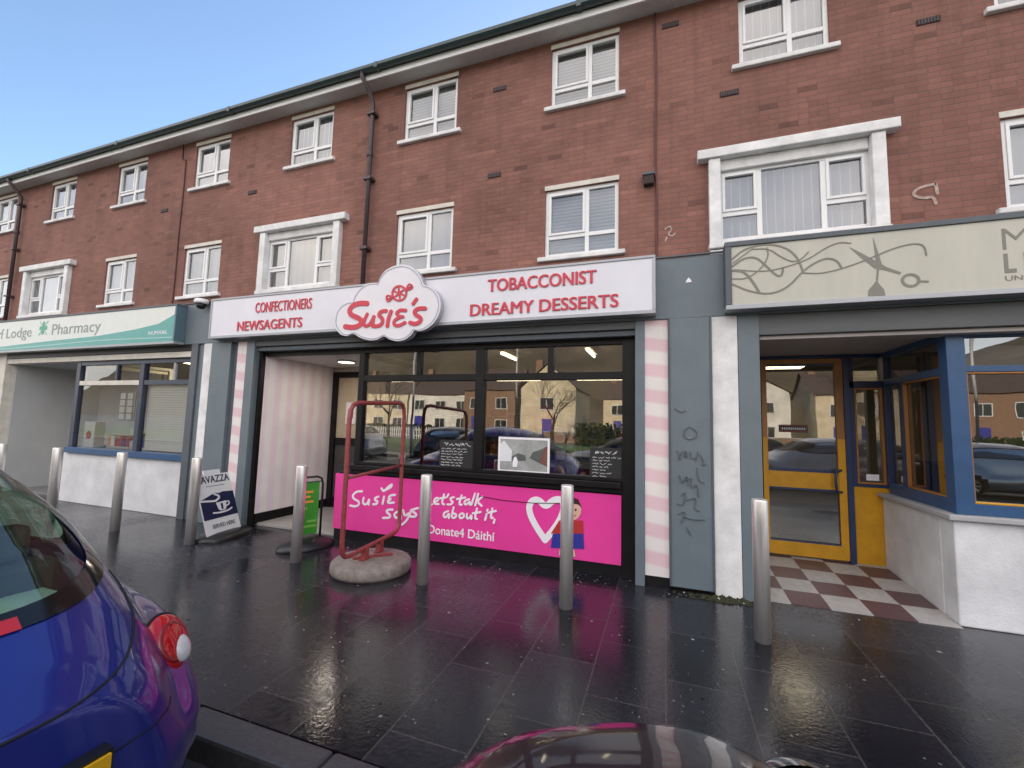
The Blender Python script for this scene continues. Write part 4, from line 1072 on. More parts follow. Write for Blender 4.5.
for args in (("Lodge", a1[0] + .17, a2[0] + .12, 2.915, 3.165), ("Turf", a1[0] - .46, a1[0] + .06, 2.965, 3.165), ("Pharmacy", p1[0] + .12, p2[0] + .12, 2.915, 3.175)):
    b = MB(); b.text(*args, y0, y1, "pharmacy letter"); b.build("lettering", psg)
b = MB(); b.text("NUMARK", -7.85, -7.40, 2.855, 2.915, y0 - .003, y0 - .0005, "white print"); b.build("lettering", psg)
cxx, czz = phm([(145, 127)])[0]; cxx -= .0
b = MB(); b.box(cxx - .035, cxx + .035, y0, y1, czz - .12, czz + .12, "pharmacy green"); b.box(cxx - .12, cxx - .036, y0, y1, czz - .035, czz + .035, "pharmacy green"); b.box(cxx + .036, cxx + .12, y0, y1, czz - .035, czz + .035, "pharmacy green")
b.stroke([(cxx - .12, czz + .12), (cxx - .06, czz + .06)], .03, y0, y1, "pharmacy teal light"); b.stroke([(cxx + .12, czz + .12), (cxx + .06, czz + .06)], .03, y0, y1, "pharmacy teal light"); b.stroke([(cxx - .12, czz - .12), (cxx - .06, czz - .06)], .03, y0, y1, "pharmacy teal light"); b.stroke([(cxx + .12, czz - .12), (cxx + .06, czz - .06)], .03, y0, y1, "pharmacy teal light")
b.build("cross_emblem", psg)
# the plain frontages beyond the picture's two edges
b = MB(); b.box(-26, -13.0, 4.66, 4.90, 0.0, 2.703, "shutter grey"); tag(b.build("shutter"), "grey shuttered frontage beyond the pharmacy at the far end", "shutter")
b = MB(); b.box(6.72, 9.8, 4.66, 4.90, 0.0, 2.703, "shutter grey"); tag(b.build("shutter"), "grey shuttered frontage beyond the barber shop", "shutter")

# ================================================================== WINDOW CONTENTS AND SHOP INTERIORS
# posters stuck on / standing just behind the glass of the sweet shop
t = thing("window_poster", "white framed grey street scene poster in the sweet shop window", "poster", (-1.55, 4.84, 1.02))
b = MB()
b.box(-1.87, -1.24, 4.838, 4.846, 1.015, 1.04, "white print"); b.box(-1.87, -1.24, 4.838, 4.846, 1.40, 1.425, "white print"); b.box(-1.87, -1.845, 4.838, 4.846, 1.04, 1.40, "white print"); b.box(-1.265, -1.24, 4.838, 4.846, 1.04, 1.40, "white print"); b.build("frame", t)
b = MB(); b.box(-1.845, -1.265, 4.840, 4.846, 1.04, 1.40, "poster grey")
b.plate([(-1.845, 1.14), (-1.845, 1.34), (-1.80, 1.38), (-1.70, 1.27), (-1.70, 1.14)], 4.8385, 4.8398, "board white")
b.plate([(-1.70, 1.14), (-1.52, 1.16), (-1.53, 1.22), (-1.62, 1.24), (-1.70, 1.20)], 4.838, 4.8392, "poster grey dark")
b.plate([(-1.48, 1.19), (-1.44, 1.26), (-1.36, 1.29), (-1.265, 1.33), (-1.265, 1.10), (-1.36, 1.14)], 4.838, 4.8392, "poster grey dark"); b.plate([(-1.36, 1.15), (-1.30, 1.32), (-1.265, 1.34), (-1.265, 1.10)], 4.8372, 4.8378, "poster roof")
b.plate([(-1.685, 1.08), (-1.63, 1.08), (-1.62, 1.15), (-1.645, 1.20), (-1.67, 1.19), (-1.685, 1.14)], 4.8372, 4.8378, "white print"); b.build("print", t)
for nm, x0_, x1_, z0_, z1_, lines in (("large", -2.66, -2.20, 1.005, 1.36, 8), ("small", -0.78, -0.435, 1.005, 1.345, 9)):
    t = thing("chalkboard", "black chalkboard menu with white handwriting in the left main pane" if nm == "large" else "black chalkboard menu in the right corner of the sweet shop window", "chalkboard", (x0_, 4.842, z0_), "menu boards in the sweet shop window")
    b = MB(); b.box(x0_, x1_, 4.840, 4.846, z0_, z1_, "chalkboard"); b.build("board", t)
    b = MB(); rnd = random.Random(5 if nm == "large" else 9)
    zz = z1_ - .05
    for q in range(lines):
        xx = x0_ + (.06 if q == 0 else .03); xe = x1_ - rnd.uniform(.02, .22 if q else .06); hh = .024 if q == 0 else .011
        while xx < xe:
            wl = rnd.uniform(.025, .07); st = [(xx + wl * i / 7, zz + hh * rnd.uniform(-.9, .9)) for i in range(8)]
            b.stroke(st, .0065 if q == 0 else .0042, 4.8375, 4.8397, "chalk", smooth=1); xx += wl + .018
        zz -= .055 if q == 0 else .034
    b.build("handwriting", t)
# card rack standing behind the glass
t = thing("card_rack", "white wire card rack behind the sweet shop window beside the poster", "card rack", (-1.08, 5.05, 1.0))
b = MB()
for xx in (-1.22, -0.98):
    b.tube([(xx, 5.02, .95), (xx, 5.02, 2.0)], .006, "shelf white", 6)
for q in range(8): b.tube([(-1.22, 5.02, 1.02 + q * .14), (-.98, 5.02, 1.02 + q * .14)], .005, "shelf white", 6)
b.build("frame", t)
b = MB()
for q in range(5):
    b.box(-1.20, -1.09, 4.985, 4.992, 1.04 + q * .14, 1.14 + q * .14, "white print" if q % 2 else "poster grey"); b.box(-1.075, -.99, 4.99, 4.997, 1.03 + q * .14, 1.12 + q * .14, "shelf white")
b.build("cards", t)
# display grid
t = thing("display_stand", "white wire display grid behind the poster in the sweet shop window", "display stand", (-1.75, 5.25, 1.0))
b = MB()
for q in range(5): b.tube([(-1.92 + q * .17, 5.25, .9), (-1.92 + q * .17, 5.25, 1.92)], .010, "shelf white", 6)
for q in range(4): b.tube([(-1.92, 5.25, 1.3 + q * .205), (-1.24, 5.25, 1.3 + q * .205)], .010, "shelf white", 6)
b.build("grid", t)
b = MB(); b.box(-1.62, -1.30, 5.22, 5.40, 1.52, 1.82, "packet red"); b.box(-1.90, -1.68, 5.22, 5.40, 1.5, 1.62, "packet mixed"); b.build("packets", t)
# shelves and fridges deeper in the shop
shelf_labels = ["long sweet shelf on the left inside the sweet shop", "long sweet shelf in the middle inside the sweet shop", "long sweet shelf on the right inside the sweet shop"]
for i, xx in enumerate((-4.7, -2.9, -0.9)):
    t = thing("shop_shelf", shelf_labels[i], "shelf", (xx, 8.6, 0.02), "shelves inside the sweet shop")
    b = MB()
    for z_ in (.1, .5, .9, 1.3, 1.7): b.box(xx - .6, xx + .6, 8.3, 8.8, z_, z_ + .03, "shelf white")
    b.box(xx - .62, xx - .60, 8.3, 8.8, .022, 1.75, "shelf white"); b.box(xx + .60, xx + .62, 8.3, 8.8, .022, 1.75, "shelf white"); b.build("rack", t)
    b = MB(); rnd = random.Random(i)
    for z_ in (.13, .53, .93, 1.33):
        q = xx - .57
        while q < xx + .5:
            ww = rnd.uniform(.06, .16); b.box(q, q + ww - .01, 8.31, 8.6, z_, z_ + rnd.uniform(.12, .3), rnd.choice(["packet red", "packet mixed", "shelf white", "poster orange", "print blue"])); q += ww
    b.build("packets", t)
t = thing("shop_counter", "low dark counter inside the sweet shop", "counter", (-1.0, 6.6, 0.02))
b = MB(); b.box(-1.9, -.6, 6.4, 6.9, .022, .95, "packet red"); b.box(-1.95, -.55, 6.36, 6.94, .95, 1.0, "shelf white"); b.build("body", t)
# ceiling strip lights (lit)
cl = [(-3.35, 9.9, 0, "lit strip light deep in the sweet shop, above the poster"), (-1.35, 9.9, 0, "lit strip light deep in the sweet shop, near the striped pier"), (-2.3, 6.3, 1, "lit strip light running front to back behind the third fanlight"), (-1.0, 6.2, 1, "lit strip light running front to back behind the fourth fanlight")]
for (xx, yy, ax, lb) in cl:
    t = thing("ceiling_light", lb, "ceiling light", (xx, yy, 2.70), "strip lights in the shops")
    hx, hy = (.58, .05) if ax == 0 else (.05, .35)
    b = MB(); b.box(xx - hx, xx + hx, yy - hy, yy + hy, 2.655, 2.718, "shelf white"); b.build("housing", t)
    b = MB(); b.tube([(xx - hx + .02, yy, 2.628), (xx + hx - .02, yy, 2.628)] if ax == 0 else [(xx, yy - hy + .02, 2.628), (xx, yy + hy - .02, 2.628)], .019, "tube light", 8); b.build("tube", t)
for (xx, yy, lb) in ((-9.4, 6.3, "lit square ceiling panel inside the pharmacy"), (2.0, 8.6, "small lit ceiling panel deep inside the barber shop"), (4.4, 7.2, "lit ceiling panel above the barber window seats")):
    t = thing("ceiling_light", lb, "ceiling light", (xx, yy, 2.70), "panel lights in the shops")
    b = MB(); b.box(xx - .32, xx + .32, yy - .32, yy + .32, 2.69, 2.718, "shelf white"); b.build("housing", t)
    b = MB(); b.box(xx - .28, xx + .28, yy - .28, yy + .28, 2.68, 2.689, "warm panel light"); b.build("panel", t)
# pharmacy window display
t = thing("display_box", "white box with a round badge at the left of the pharmacy window", "display box", (-9.78, 4.9, 0.97))
b = MB(); b.box(-9.97, -9.66, 4.84, 5.0, .966, 1.42, "board white"); b.build("box", t, bevel=.005)
b = MB(); b.plate([(-9.81 + .07 * math.cos(a), 1.18 + .07 * math.sin(a)) for a in np.linspace(0, 6.283, 17)[:-1]], 4.832, 4.8395, "print red"); b.build("badge", t)
t = thing("leaflet_rack", "clear rack of pale leaflets hanging inside the pharmacy window", "leaflet rack", (-8.95, 4.9, 1.5))
b = MB(); b.box(-9.15, -8.72, 4.90, 4.91, 1.45, 1.97, "poster grey"); b.build("backing", t)
b = MB()
for r_ in range(4):
    for c_ in range(2): b.box(-9.11 + c_ * .2, -8.97 + c_ * .2, 4.885, 4.898, 1.48 + r_ * .12, 1.58 + r_ * .12, "board white")
b.build("leaflets", t)
t = thing("display_shelf", "low display of red and blue packets in the pharmacy window", "display shelf", (-9.0, 5.1, 0.97))
b = MB(); b.box(-9.6, -8.42, 5.0, 5.35, .93, .99, "shelf white"); b.box(-9.6, -8.42, 5.36, 5.38, .93, 1.3, "shelf white"); b.build("shelf", t)
b = MB(); rnd = random.Random(3); q = -9.58
while q < -8.5:
    ww = rnd.uniform(.05, .12); b.box(q, q + ww - .008, 5.02, 5.2, .992, .992 + rnd.uniform(.1, .26), rnd.choice(["packet red", "print blue", "poster orange", "print red", "board white"])); q += ww
b.build("packets", t)
# barber chairs seen dimly
for i, (xx, lb) in enumerate(((3.2, "dark barber chair nearest the blue corner post inside the barber shop"), (4.9, "dark barber chair further along the barber shop"))):
    t = thing("barber_chair", lb, "chair", (xx, 6.6, .022), "barber chairs")
    b = MB(); b.lathe((xx, 6.6, .022), [(.28, 0), (.28, .03), (.06, .06), (.05, .45)], "steel brushed", 20); b.build("base", t)
    b = MB(); b.box(xx - .28, xx + .28, 6.32, 6.86, .47, .62, "plastic black"); b.build("seat", t, bevel=.04)
    b = MB(); b.box(xx - .26, xx + .26, 6.80, 6.94, .62, 1.25, "plastic black"); b.build("backrest", t, bevel=.04)

# ================================================================== STREET FURNITURE
def bollard_at(x, y, label, lean=0.0):
    t = thing("bollard", label, "bollard", (x, y, 0), "steel bollards along the pavement")
    b = MB(); b.lathe((x, y, 0), [(.057, -.05), (.057, 1.042), (.055, 1.050), (.049, 1.054), (.0, 1.057)], "steel brushed", 32); b.build("post", t)
    return t
BX = [(-10.04, "steel bollard at the far left edge in front of the grey pharmacy recess"), (-8.53, "steel bollard rising just above the blue car's roof at the pharmacy recess"), (-7.03, "steel bollard in front of the pharmacy's white wall, left of the display"), (-5.555, "steel bollard just left of the coffee board"), (-3.865, "steel bollard in front of the green pavement sign"), (-2.255, "steel bollard standing between the words says and Let's on the pink banner"), (-0.82, "steel bollard in front of the heart on the pink banner"), (0.695, "steel bollard nearest the barber shop's tiled entrance")]
BY = 3.86
proto = bollard_at(BX[0][0], BY, BX[0][1])
for x_, lb in BX[1:]:
    copy_thing(proto, (x_ - BX[0][0], 0, 0), lb)

# -- tall red tubular frame on a round concrete foot
t = thing("sign_stand", "tall empty red tubular sign frame on a round concrete foot", "sign stand", (-2.95, 3.98, 0))
b = MB(); b.lathe((-2.95, 3.98, 0), [(.40, .0), (.415, .03), (.41, .095), (.385, .118), (.0, .122)], "concrete", 48); b.build("foot", t)
A, B_ = Vector((-2.945, 3.50, 0)), Vector((-3.055, 4.62, 0))
def fpt(u, z): p = A.lerp(B_, u); return (p.x, p.y, z)
b = MB()
loop = [fpt(.0, .36), fpt(.0, 1.58), fpt(.012, 1.68), fpt(.05, 1.735), fpt(.12, 1.757), fpt(.88, 1.80), fpt(.95, 1.785), fpt(.988, 1.73), fpt(1.0, 1.63), fpt(1.0, .40), fpt(.99, .31), fpt(.95, .262), fpt(.88, .25), fpt(.12, .235), fpt(.05, .25), fpt(.01, .29)]
b.tube(loop, .0235, "red steel", 12, closed=True); b.build("frame", t)
b = MB(); b.tube([fpt(0, 1.01), fpt(1, 1.04)], .017, "red steel", 10); b.build("crossbar", t)
b = MB()
for u in (.36, .62):
    p = fpt(u, .12); b.box(p[0] - .03, p[0] + .03, p[1] - .03, p[1] + .03, .118, .25, "red steel"); b.box(p[0] - .02, p[0] + .02, p[1] - .07, p[1] + .07, .121, .135, "red steel")
b.bar((-3.10, 3.86, .13), (-2.82, 4.16, .13), .05, .025, "red steel"); b.build("bracket", t)

# -- coffee A-board
t = thing("pavement_sign", "white and navy coffee board with a cup on a black base by the pharmacy", "pavement sign", (-5.50, 4.26, 0))
BLp, BRp = Vector((-5.447, 3.999, .06)), Vector((-5.540, 4.528, .06))
ex = (BRp - BLp).normalized(); nb = Vector((-ex.y, ex.x, 0)); W_ = (BRp - BLp).length
up = (Vector((0, 0, .78)) + nb * .28); Hh = up.length; up.normalize(); nrm = ex.cross(up).normalized()   # towards the viewer
# local frame: x along the board, y away from the viewer, z up the board
xf = Matrix((( ex.x, -nrm.x, up.x, BLp.x), (ex.y, -nrm.y, up.y, BLp.y), (ex.z, -nrm.z, up.z, BLp.z), (0, 0, 0, 1)))
b = MB(); b.box(0, W_, 0, .02, 0, Hh - .04, "board white"); b.plate([(.14, Hh - .045), (W_ - .14, Hh - .045), (W_ - .14, Hh + .02), (.14, Hh + .02)], 0.0, .02, "board white"); b.build("board", t, xf=xf)
b = MB(); b.plate([(.0, .20), (W_, .20), (W_, .52), (.36, .535), (.30, .52), (.24, .535), (.0, .46)], -.004, -.0005, "board navy")
b.text("LAVAZZA", .02, W_ - .02, .675, .77, -.004, -.0005, "board navy", bold=.012)
for q in range(13): b.box(.13 + q * .022, .145 + q * .022, -.003, -.0005, .625, .633, "board navy")
b.text("SERVED HERE", .10, W_ - .08, .075, .13, -.004, -.0005, "graffiti ink", bold=.015)
b.build("print", t, xf=xf)
b = MB()
b.plate([(.22, .40), (.38, .405), (.365, .31), (.34, .285), (.27, .285), (.24, .31)], -.0075, -.0045, "board white")
b.stroke([(.375, .385), (.425, .395), (.43, .35), (.365, .335)], .016, -.0075, -.0045, "board white")
b.stroke([(.15, .275), (.24, .262), (.38, .266), (.45, .29)], .02, -.0075, -.0045, "board white")
b.stroke([(.0, .45), (.10, .44), (.20, .425), (.24, .43), (.30, .47), (.26, .50), (.22, .52)], .026, -.0075, -.0045, "board white")
b.plate([(.285, .30), (.315, .30), (.318, .38), (.285, .38)], -.0095, -.0078, "board navy")
b.build("cup_print", t, xf=xf)
b = MB()
V = []
for r_, z_ in ((1.0, 0.0), (1.0, .03), (.9, .055), (.35, .075)):
    for k in range(24):
        a = 2 * math.pi * k / 24; p = Vector((-5.52, 4.29, 0)) + ex * .40 * r_ * math.cos(a) + nb * -.24 * r_ * math.sin(a); V.append((p.x, p.y, z_))
b.add(V, [(i * 24 + k, i * 24 + (k + 1) % 24, (i + 1) * 24 + (k + 1) % 24, (i + 1) * 24 + k) for i in range(3) for k in range(24)] + [tuple(72 + k for k in range(24))], "plastic black", True); b.build("base", t)
b = MB(); b.bar(tuple(BLp.lerp(BRp, .5) + Vector((0, 0, -.03)) - nrm * .02), tuple(BLp.lerp(BRp, .5) + up * .5 - nrm * .03), .05, .02, "plastic black"); b.build("strut", t)

# -- green swing sign on black hoop
t = thing("pavement_sign", "green poster hanging in a black hoop stand at the striped entrance", "pavement sign", (-4.16, 4.42, 0))
ex = Vector((.40, .92, 0)).normalized(); nb = Vector((-ex.y, ex.x, 0)); O = Vector((-4.235, 4.17, 0)); W_ = .32
xf = Matrix(((ex.x, nb.x, 0, O.x), (ex.y, nb.y, 0, O.y), (0, 0, 1, 0), (0, 0, 0, 1)))
b = MB(); b.tube([(0, 0, .1), (0, 0, .76), (.02, 0, .83), (.07, 0, .855), (W_ - .07, 0, .855), (W_ - .02, 0, .83), (W_, 0, .76), (W_, 0, .1)], .014, "plastic black", 10); b.build("hoop", t, xf=xf)
b = MB(); b.box(.02, W_ - .045, -.008, .008, .16, .79, "poster green"); b.box(.0, W_ - .02, -.010, .010, .79, .80, "plastic black"); pb = b.build("poster", t, xf=xf)
b = MB()
for z_, l0, l1, m_ in ((.66, .05, .2, "poster orange"), (.60, .05, .17, "poster orange"), (.54, .05, .21, "poster orange"), (.46, .06, .14, "poster green light"), (.30, .14, .26, "poster green light"), (.24, .10, .26, "poster green light")):
    b = MB(); b.box(l0, l1, -.012, -.0085, z_, z_ + .028, m_); b.build("print", pb, xf=xf)
b = MB(); cc = O + ex * W_ * .5
V = []
for r_, z_ in ((1.0, .004), (1.0, .03), (.88, .07), (.5, .115), (.2, .125)):
    for k in range(28):
        a = 2 * math.pi * k / 28; p = cc + ex * .34 * r_ * math.cos(a) - nb * .22 * r_ * math.sin(a); V.append((p.x, p.y, z_))
b.add(V, [(i * 28 + k, i * 28 + (k + 1) % 28, (i + 1) * 28 + (k + 1) % 28, (i + 1) * 28 + k) for i in range(4) for k in range(28)] + [tuple(112 + k for k in range(28))], "plastic black", True); b.build("base", t)

# -- dome camera on the fascia
t = thing("security_camera", "small white dome security camera on the grey fascia left of the sweet shop sign", "camera", (-6.78, 4.6, 3.3))
b = MB(); b.lathe((-6.77, 4.55, 3.31), [(.02, .075), (.085, .07), (.10, .03), (.095, .0)], "white upvc", 24); b.box(-6.80, -6.74, 4.55, 4.65, 3.34, 3.385, "white upvc"); b.build("cap", t)
b = MB(); b.lathe((-6.77, 4.55, 3.31), [(.0, -.085), (.04, -.075), (.065, -.045), (.072, 0.0)], "plastic black", 24); b.build("dome", t)
# small emblem stuck on the fascia between the two signs
b = MB(); b.plate([(.215, 3.075), (.275, 3.075), (.265, 3.10), (.245, 3.125), (.225, 3.10)], 4.645, 4.6495, "white print"); tag(b.build("sticker"), "small white sticker on the grey fascia between the sweet and barber signs", "sticker")

# -- moss and litter along the foot of the piers
b = MB(); rnd = random.Random(11)
for q in range(260):
    x_ = rnd.triangular(.06, .80, .58); y_ = rnd.uniform(4.54, 4.66); r_ = rnd.uniform(.006, .028) * (1.4 if .42 < x_ < .72 else .8)
    a = rnd.uniform(0, 6)
    V = [(x_ + r_ * math.cos(a + k * 1.047), y_ + r_ * .7 * math.sin(a + k * 1.047), .001) for k in range(6)] + [(x_, y_, r_ * rnd.uniform(.5, 1.1))]
    b.add(V, [(k, (k + 1) % 6, 6) for k in range(6)], "moss" if rnd.random() < .97 else "litter pale", True)
tag(b.build("moss"), kind='stuff')
b = MB()
for q in range(170):
    x_ = rnd.uniform(-5.5, 2.2); y_ = 4.64 - abs(rnd.gauss(0, .12)) if rnd.random() < .75 else rnd.uniform(2.0, 4.6)
    r_ = rnd.uniform(.004, .013); a = rnd.uniform(0, 6)
    V = [(x_ + r_ * math.cos(a + k * 1.57), y_ + r_ * .6 * math.sin(a + k * 1.57), .002 + rnd.uniform(0, .006)) for k in range(4)]
    b.add(V, [(0, 1, 2, 3)], "litter pale" if rnd.random() < .5 else "moss")
tag(b.build("litter"), kind='stuff')

# ================================================================== CARS
def superell(x, n): return np.abs(x) ** n

class CarShape:
    """implicit car body: dome + fenders + bumpers; u runs from the rear (or nose) forward, v sideways, w up from the road"""
    def __init__(s, prof, half, fenders, bumpers, L_, nv=2.8, nw=2.8, base=.30):
        s.pu, s.pw = zip(*prof); s.hu, s.hb = zip(*half); s.f, s.b, s.L, s.nv, s.nw, s.base = fenders, bumpers, L_, nv, nw, base
    def G(s, P):
        u, v, w = P[..., 0], P[..., 1], P[..., 2]
        h = np.interp(u, s.pu, s.pw); bb = np.interp(u, s.hu, s.hb)
        dz = np.where(w > s.base, (w - s.base) / np.maximum(h - s.base, .02), (s.base - w) / .16)
        g = (superell(v / bb, s.nv) + superell(dz, s.nw)) ** (1 / 2.6) - 1
        g = g * .55
        g = np.where((u < s.pu[0]) | (u > s.pu[-1]), np.maximum(g, np.maximum(s.pu[0] - u, u - s.pu[-1]) + .02), g)
        outs = [g]
        for (cu, cv, cw, ru, rv, rw, e) in s.f:
            for sg in (-1, 1):
                outs.append(((superell((u - cu) / ru, e) + superell((v - sg * cv) / rv, e) + superell((w - cw) / rw, e)) ** (1 / e) - 1) * min(ru, rv, rw))
        for (cu, cw, ru, rv, rw, e) in s.b:
            outs.append(((superell((u - cu) / ru, e) + superell(v / rv, e) + superell((w - cw) / rw, e)) ** (1 / e) - 1) * min(ru, rv, rw))
        k = 42.0
        A_ = np.stack(outs); mn = A_.min(0)
        return mn - np.log(np.exp(-k * (A_ - mn)).sum(0)) / k
    def cast(s, o, d, tmax=3.0, last=False):
        """first (or last) surface crossing along rays o + t d"""
        o = np.broadcast_to(o, d.shape); ts = np.arange(0, tmax, .01)
        ins_prev = s.G(o) < 0; hit = np.full(d.shape[:-1], np.nan)
        for t in ts[1:]:
            ins = s.G(o + d * t) < 0
            c = (ins != ins_prev) & (~ins if last else ins)
            if last: hit = np.where(c, t, hit)
            else: hit = np.where(c & np.isnan(hit), t, hit)
            ins_prev = ins
        lo, hi = hit - .01, hit.copy()
        for _ in range(9):
            mid = (lo + hi) / 2; ins = s.G(o + d * mid[..., None]) < 0
            if last: lo = np.where(ins, mid, lo); hi = np.where(ins, hi, mid)
            else: hi = np.where(ins, mid, hi); lo = np.where(ins, lo, mid)
        return o + d * ((lo + hi) / 2)[..., None]

def car_mat(name, c1, rough=0.16, coat=1.0, metal=0.35):
    m, t, b_ = new_mat(name)
    b_.inputs['Base Color'].default_value = (*c1, 1); b_.inputs['Roughness'].default_value = rough + .12; b_.inputs['Metallic'].default_value = metal
    b_.inputs['Coat Weight'].default_value = coat; b_.inputs['Coat Roughness'].default_value = .03
    g = t.nodes.new("ShaderNodeNewGeometry"); n = t.nodes.new("ShaderNodeTexNoise"); n.inputs['Scale'].default_value = 3.0; n.inputs['Detail'].default_value = 8
    t.links.new(g.outputs['Position'], n.inputs['Vector'])
    r = t.nodes.new("ShaderNodeMapRange"); r.inputs['To Min'].default_value = .02; r.inputs['To Max'].default_value = .12; r.inputs['From Min'].default_value = .4; r.inputs['From Max'].default_value = .75
    t.links.new(n.outputs['Fac'], r.inputs[0]); t.links.new(r.outputs[0], b_.inputs['Coat Roughness'])

car_mat("paint blue", (0.009, 0.020, 0.230)); car_mat("paint maroon", (0.018, 0.006, 0.012)); car_mat("paint black", (0.012, 0.012, 0.014)); car_mat("paint red", (0.36, 0.02, 0.02)); car_mat("paint white", (0.65, 0.65, 0.66), metal=0.0); car_mat("paint silver", (0.42, 0.43, 0.45), metal=.6)
mat("tyre", (0.012, 0.012, 0.012), 0.75, var=0.2)
mat("alloy", (0.50, 0.50, 0.50), 0.3, metal=1.0, var=0.05)
mat("lamp red", (0.50, 0.008, 0.012), 0.10, var=0.04, vscale=22, coat=0.6)
mat("lamp deep red", (0.26, 0.004, 0.008), 0.2, var=0.04, coat=0.6)
mat("lamp white", (0.62, 0.60, 0.60), 0.12, var=0.15, vscale=30, coat=1.0)
mat("plate yellow", (0.75, 0.42, 0.015), 0.4, var=0.05)
mat("rubber seam", (0.006, 0.006, 0.010), 0.7, var=0.0)
mat("car cabin", (0.17, 0.165, 0.16), 0.85, var=0.3)
mat("car shelf", (0.55, 0.60, 0.55), 0.7, var=0.2)
mat("car seat", (0.055, 0.052, 0.055), 0.8, var=0.3)
mat("glass border", (0.006, 0.006, 0.007), 0.12, var=0.0)
mat("headlamp glass", (0.10, 0.10, 0.10), 0.06, var=0.3, coat=1.0)
mat("chrome", (0.62, 0.58, 0.50), 0.12, metal=1.0, var=0.0)

def rrect(th, A_, Bb, n_, taper):
    c, s_ = math.cos(th), math.sin(th)
    a = A_ * math.copysign(abs(c) ** (2 / n_), c); bq = Bb * math.copysign(abs(s_) ** (2 / n_), s_)
    return a * (1 - taper * bq / Bb), bq

